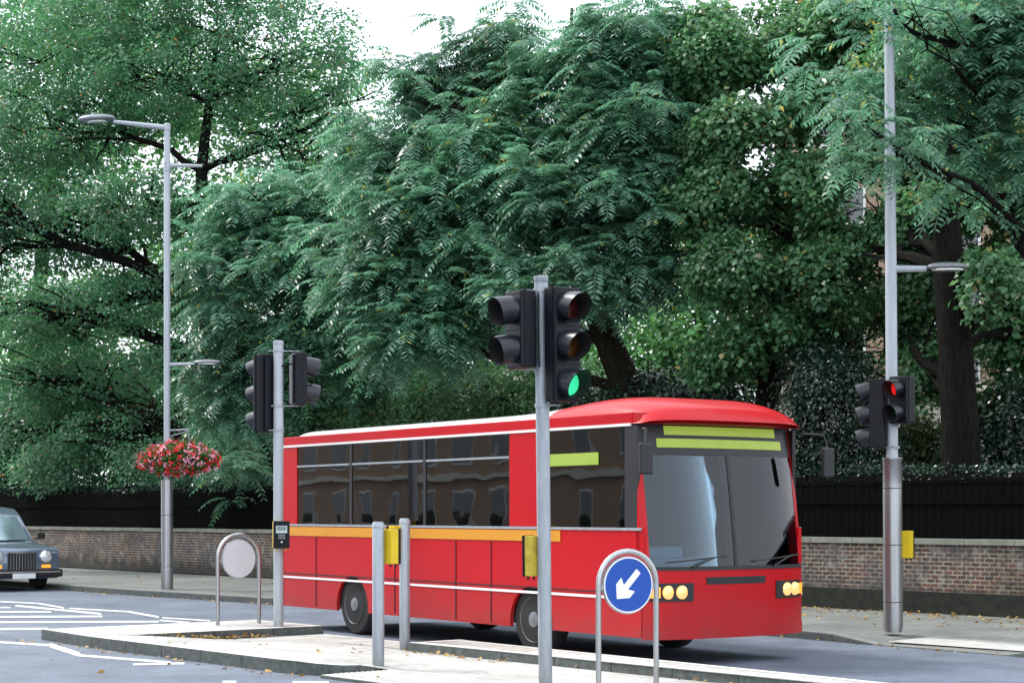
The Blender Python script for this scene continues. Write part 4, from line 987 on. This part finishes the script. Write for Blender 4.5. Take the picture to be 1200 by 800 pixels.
# people in the bus
def figure(name, label, loc, rz, cloth, arms=True):
    sk = [((0, 0, 0), .155), ((0, 0, .16), .15), ((.01, 0, .34), .165), ((.01, 0, .47), .13), ((.02, 0, .55), .058), ((.035, 0, .61), .062),
          ((0, .17, .47), .075), ((.03, .22, .27), .052), ((.26, .18, .2), .042), ((.42, .14, .28), .035), ((0, -.17, .47), .075), ((.03, -.22, .27), .052), ((.26, -.18, .2), .042), ((.42, -.14, .28), .035),
          ((.12, .1, -.02), .095), ((.45, .11, -.02), .075), ((.46, .11, -.38), .05), ((.12, -.1, -.02), .095), ((.45, -.11, -.02), .075), ((.46, -.11, -.38), .05), ((.04, 0, .72), .098), ((.05, 0, .8), .085)]
    ed = [(0, 1), (1, 2), (2, 3), (3, 4), (4, 5), (3, 6), (6, 7), (7, 8), (8, 9), (3, 10), (10, 11), (11, 12), (12, 13), (0, 14), (14, 15), (15, 16), (0, 17), (17, 18), (18, 19), (5, 20), (20, 21)]
    me = bpy.data.meshes.new(name); me.from_pydata([p for p, r in sk], ed, [])
    o = bpy.data.objects.new(name, me); C.objects.link(o)
    md = o.modifiers.new('skin', 'SKIN'); ss = o.modifiers.new('sub', 'SUBSURF'); ss.levels = 2; ss.render_levels = 2
    for v, (p, r) in zip(me.skin_vertices[0].data, sk): v.radius = (r, r*1.0)
    me.skin_vertices[0].data[0].use_root = True
    dg = bpy.context.evaluated_depsgraph_get(); m2 = bpy.data.meshes.new_from_object(o.evaluated_get(dg)); bpy.data.objects.remove(o)
    m2.materials.clear(); m2.materials.append(M[cloth]); m2.materials.append(M['skin'])
    for p in m2.polygons:
        c = p.center; p.material_index = 1 if (c.z > .57 or c.x > .36 and c.z > .1) else 0; p.use_smooth = True
    o = bpy.data.objects.new(name, m2); C.objects.link(o); o.location = loc; o.rotation_euler = (0, 0, rz); tag(o, label, 'person')
    b = MB(); b.lathe([(.001, .115), (.06, .105), (.095, .06), (.108, 0), (.1, -.05), (.06, -.09)], c=(.015, 0, .77), n=18, cap=False); b.build('hair', M['hair'], o, smooth=True)
    b = MB(); b.tube([(.138, 0, .765), (.162, 0, .735), (.14, 0, .725)], [.012, .016, .012], 8)
    for y in (-.038, .038): b.lathe([(.001, .014), (.012, .008), (.014, 0)], c=(.128, y, .77), n=10, cap=False, axis='x')
    for y in (-.1, .1): b.tube([(.04, y, .75), (.035, y*1.1, .78)], [.018, .022], 8)
    b.build('face', M['skin'], o, smooth=True)
    return o
yw = yaw(bd.x, bd.y); bw = Vector((-bd.y, bd.x, 0))
figure('person', 'driver in a pale shirt sitting at the wheel of the bus', BR+bd*6.95+bw*.6+Vector((0, 0, 1.38)), yw, 'cloth_grey')
figure('person', 'passenger in blue sitting near the rear of the bus', BR+bd*1.5+bw*.5+Vector((0, 0, 1.38)), yw, 'cloth_blue')

# ------------------------------------------------------------------ taxi
TF = P(-34+6, 600+1.7*F/38.2, 0); TF = Vector((-11.50+.22, 38.15, 0))      # near front corner
tx = thing('taxi', 'dark blue rounded London style cab driving in at the left edge', 'taxi', TF, yaw(*RD))
TW = 1.77
# local: x forward (front at 0), y across away from viewer 0..TW
def body(prof, y0, y1, name, m, bev=.05, par=tx):
    b = MB(); b.prism(prof, y0, y1); return b.build(name, m, par, smooth=True, bevel=bev)
def arch(cx, r=.36, zc_=.33, z0=.26):
    a = math.asin((z0-zc_)/r); a0 = math.pi-a; a1 = a
    return [(cx+r*math.cos(a0+(a1-a0)*j/10), zc_+r*math.sin(a0+(a1-a0)*j/10)) for j in range(11)]
lower = [(-4.5, .28)]+arch(-3.65)+arch(-.85)+[(-.02, .26), (0.0, .55), (-.03, .86), (-.12, .93), (-1.25, 1.04), (-1.3, 1.06), (-4.2, 1.08), (-4.5, .95)]
lo = body(lower, 0, TW, 'body', M['taxi'], .06)
cab = [(-1.28, 1.04), (-1.72, 1.62), (-1.95, 1.78), (-2.6, 1.83), (-3.6, 1.80), (-4.1, 1.66), (-4.35, 1.08)]
bm_ = MB(); n = len(cab)
vs = [(x, .03+.17*max(0, (z-1.04)/.79)**1.2, z) for x, z in cab]+[(x, TW-.03-.17*max(0, (z-1.04)/.79)**1.2, z) for x, z in cab]
bm_.add(vs, [tuple(range(n)), tuple(reversed(range(n, 2*n)))]+[((i+1) % n, i, n+i, n+(i+1) % n) for i in range(n)])
bm_.build('cabin', M['taxi'], tx, smooth=True, bevel=.05)
def glassq(nm, pts):
    b = MB(); b.add(pts, [(0, 1, 2, 3)]); return b.build(nm, M['wscr'], tx)
M['wscr'] = mat('cab_glass_sky', (.34, .42, .50), .1, metal=.6, coat=1, spec=.8)  # pale blue of the reflected sky put into the glass colour
def wsp(u, v): x = -1.30-.40*v+.018; z = 1.075+.52*v; i = .13+.13*v; return (x+.02-.05*abs(2*u-1)**2, i+(TW-2*i)*u, z+.012)
b = MB(); b.grid(wsp, 12, 4); b.grid(lambda u, v: (wsp(u, v)[0]-.03, wsp(u, v)[1], wsp(u, v)[2]-.02), 12, 4); b.build('windscreen', M['wscr'], tx, smooth=True)
for y, s_ in ((.0, 1), (TW, -1)):
    for x0, x1 in ((-2.7, -1.75), (-3.9, -2.78)):
        t0 = .03+.0; b = MB(); f_ = lambda z: .03+.17*max(0, (z-1.04)/.79)**1.2-.012
        x1b = x1 if x1 < -2 else x1+.18
        V = [(x0, y+s_*f_(1.12), 1.12), (x1b+.1, y+s_*f_(1.12), 1.12), (x1-.12, y+s_*f_(1.66), 1.66), (x0, y+s_*f_(1.66), 1.66)]
        V += [(v[0], v[1]+s_*.02, v[2]) for v in V]; b.add(V, [(0, 1, 2, 3), (7, 6, 5, 4), (0, 4, 5, 1), (1, 5, 6, 2), (2, 6, 7, 3), (3, 7, 4, 0)]); b.build('side_window', M['wscr'], tx)
b = MB(); b.box((.0, TW/2, .64), (.06, .62, .38)); g = b.build('grille', M['dark'], tx, bevel=.02)
b = MB()
for k in range(9): b.box((.035, TW/2-.26+k*.065, .64), (.012, .012, .34))
for z in (.45, .83): b.box((.035, TW/2, z), (.02, .66, .025))
b.build('grille_bars', M['chrome'], g)
for y in (.33, TW-.33):
    b = MB(); b.lathe([(.135, -.05), (.135, .02), (.12, .03)], axis='x', c=(0, y, .74), n=24); hl = b.build('headlight', M['chrome'], tx, smooth=True)
    b = MB(); b.lathe([(.12, .03), (.09, .05), (.001, .06)], axis='x', c=(0, y, .74), n=24, cap=False); b.build('headlight_glass', M['lampglass'], hl, smooth=True)
    b = MB(); b.box((.02, y, .53), (.03, .2, .07)); b.build('indicator', M['amber'], tx, bevel=.01)
b = MB(); b.box((.04, TW/2, .38), (.16, TW+.04, .17)); b.build('bumper', M['dark'], tx, bevel=.04)
b = MB(); b.box((.125, TW/2, .41), (.012, TW-.1, .03)); b.build('bumper_strip', M['chrome'], tx)
b = MB(); b.box((.13, TW/2, .33), (.012, .52, .11)); b.build('number_plate', M['signwhite'], tx)
for cx in (-.85, -3.65):
    for y in (.13, TW-.13):
        b = MB(); b.lathe([(.2, -.1), (.30, -.1), (.33, -.06), (.33, .06), (.30, .1), (.2, .1)], axis='y', n=28); wh = b.build('wheel', M['rubber'], tx, loc=(cx, y, .33), smooth=True)
        s_ = -1 if y < 1 else 1; b = MB(); b.lathe([(.2, s_*.1), (.17, s_*.08), (.05, s_*.11), (.001, s_*.11)], axis='y', n=20, cap=False); b.build('rim', M['galv'], wh, smooth=True)
for y, s_ in ((0, -1), (TW, 1)):
    b = MB(); b.tube([(-1.35, y, 1.1), (-1.35, y+s_*.12, 1.14)], .02, 6); b.box((-1.35, y+s_*.17, 1.17), (.08, .16, .13)); b.build('mirror', M['dark'], tx)

# ------------------------------------------------------------------ fallen leaves
pos = []
def scat(n, f):
    for _ in range(n): pos.append(f())
scat(60, lambda: P(random.gauss(250, 32), random.uniform(744, 746.2), 0)+Vector((0, 0, .0)))
lp = []
for _ in range(110):      # against the end kerb of the recess
    n_ = random.triangular(10.95, 12.7, 11.9); s_ = S1+.03+abs(random.gauss(0, .06)); lp.append(SN(s_, n_, hz(s_+.01, n_)+.012+random.random()*.02))
for _ in range(30): n_ = random.uniform(NN+.2, NF); s_ = random.uniform(S1, S2); lp.append(SN(s_, n_, hz(s_, n_)+.01))
for _ in range(36): s_ = random.uniform(S0, S2); lp.append(SN(s_, NN-.04-abs(random.gauss(0, .12)), .012))
for _ in range(14): lp.append(SN(random.uniform(-24, -12), random.uniform(6, 10), .012))
for _ in range(60): s_ = random.uniform(TS, -8); lp.append(SN(s_, TN0-.03-abs(random.gauss(0, .12)), .043))
for _ in range(12): lp.append(SN(random.uniform(-15, -9), random.uniform(10.3, 12.5), .043))
for _ in range(200): s_ = random.uniform(-45, -10); lp.append(SN(s_, np.interp(s_, [k[0] for k in kl], [k[1] for k in kl])-.03-abs(random.gauss(0, .1)), .012))
for _ in range(420): s_ = random.uniform(-22, -11); n_ = wn_of(s_)-abs(random.gauss(0, 1.1))-.05; lp.append(SN(s_, max(n_, 18.6), .133+.0))
for _ in range(90): s_ = random.uniform(-48, -20); lp.append(SN(s_, random.uniform(17.8, wn_of(s_)), .135))
lp = np.array([tuple(v) for v in lp]); n = len(lp)
ax = rng.normal(size=(n, 3)); ax[:, 2] *= .25; nr = np.array([0, 0, 1.])+rng.normal(size=(n, 3))*.35
sz = rng.uniform(.6, 1.3, n)
o = npmesh('fallen_leaves', quads(lp, ax, nr, .072*sz, .05*sz), M['fallen']); tag(o, 'small dry yellow and brown leaves lying along the kerbs and on the pavement', 'leaves', kind='stuff')
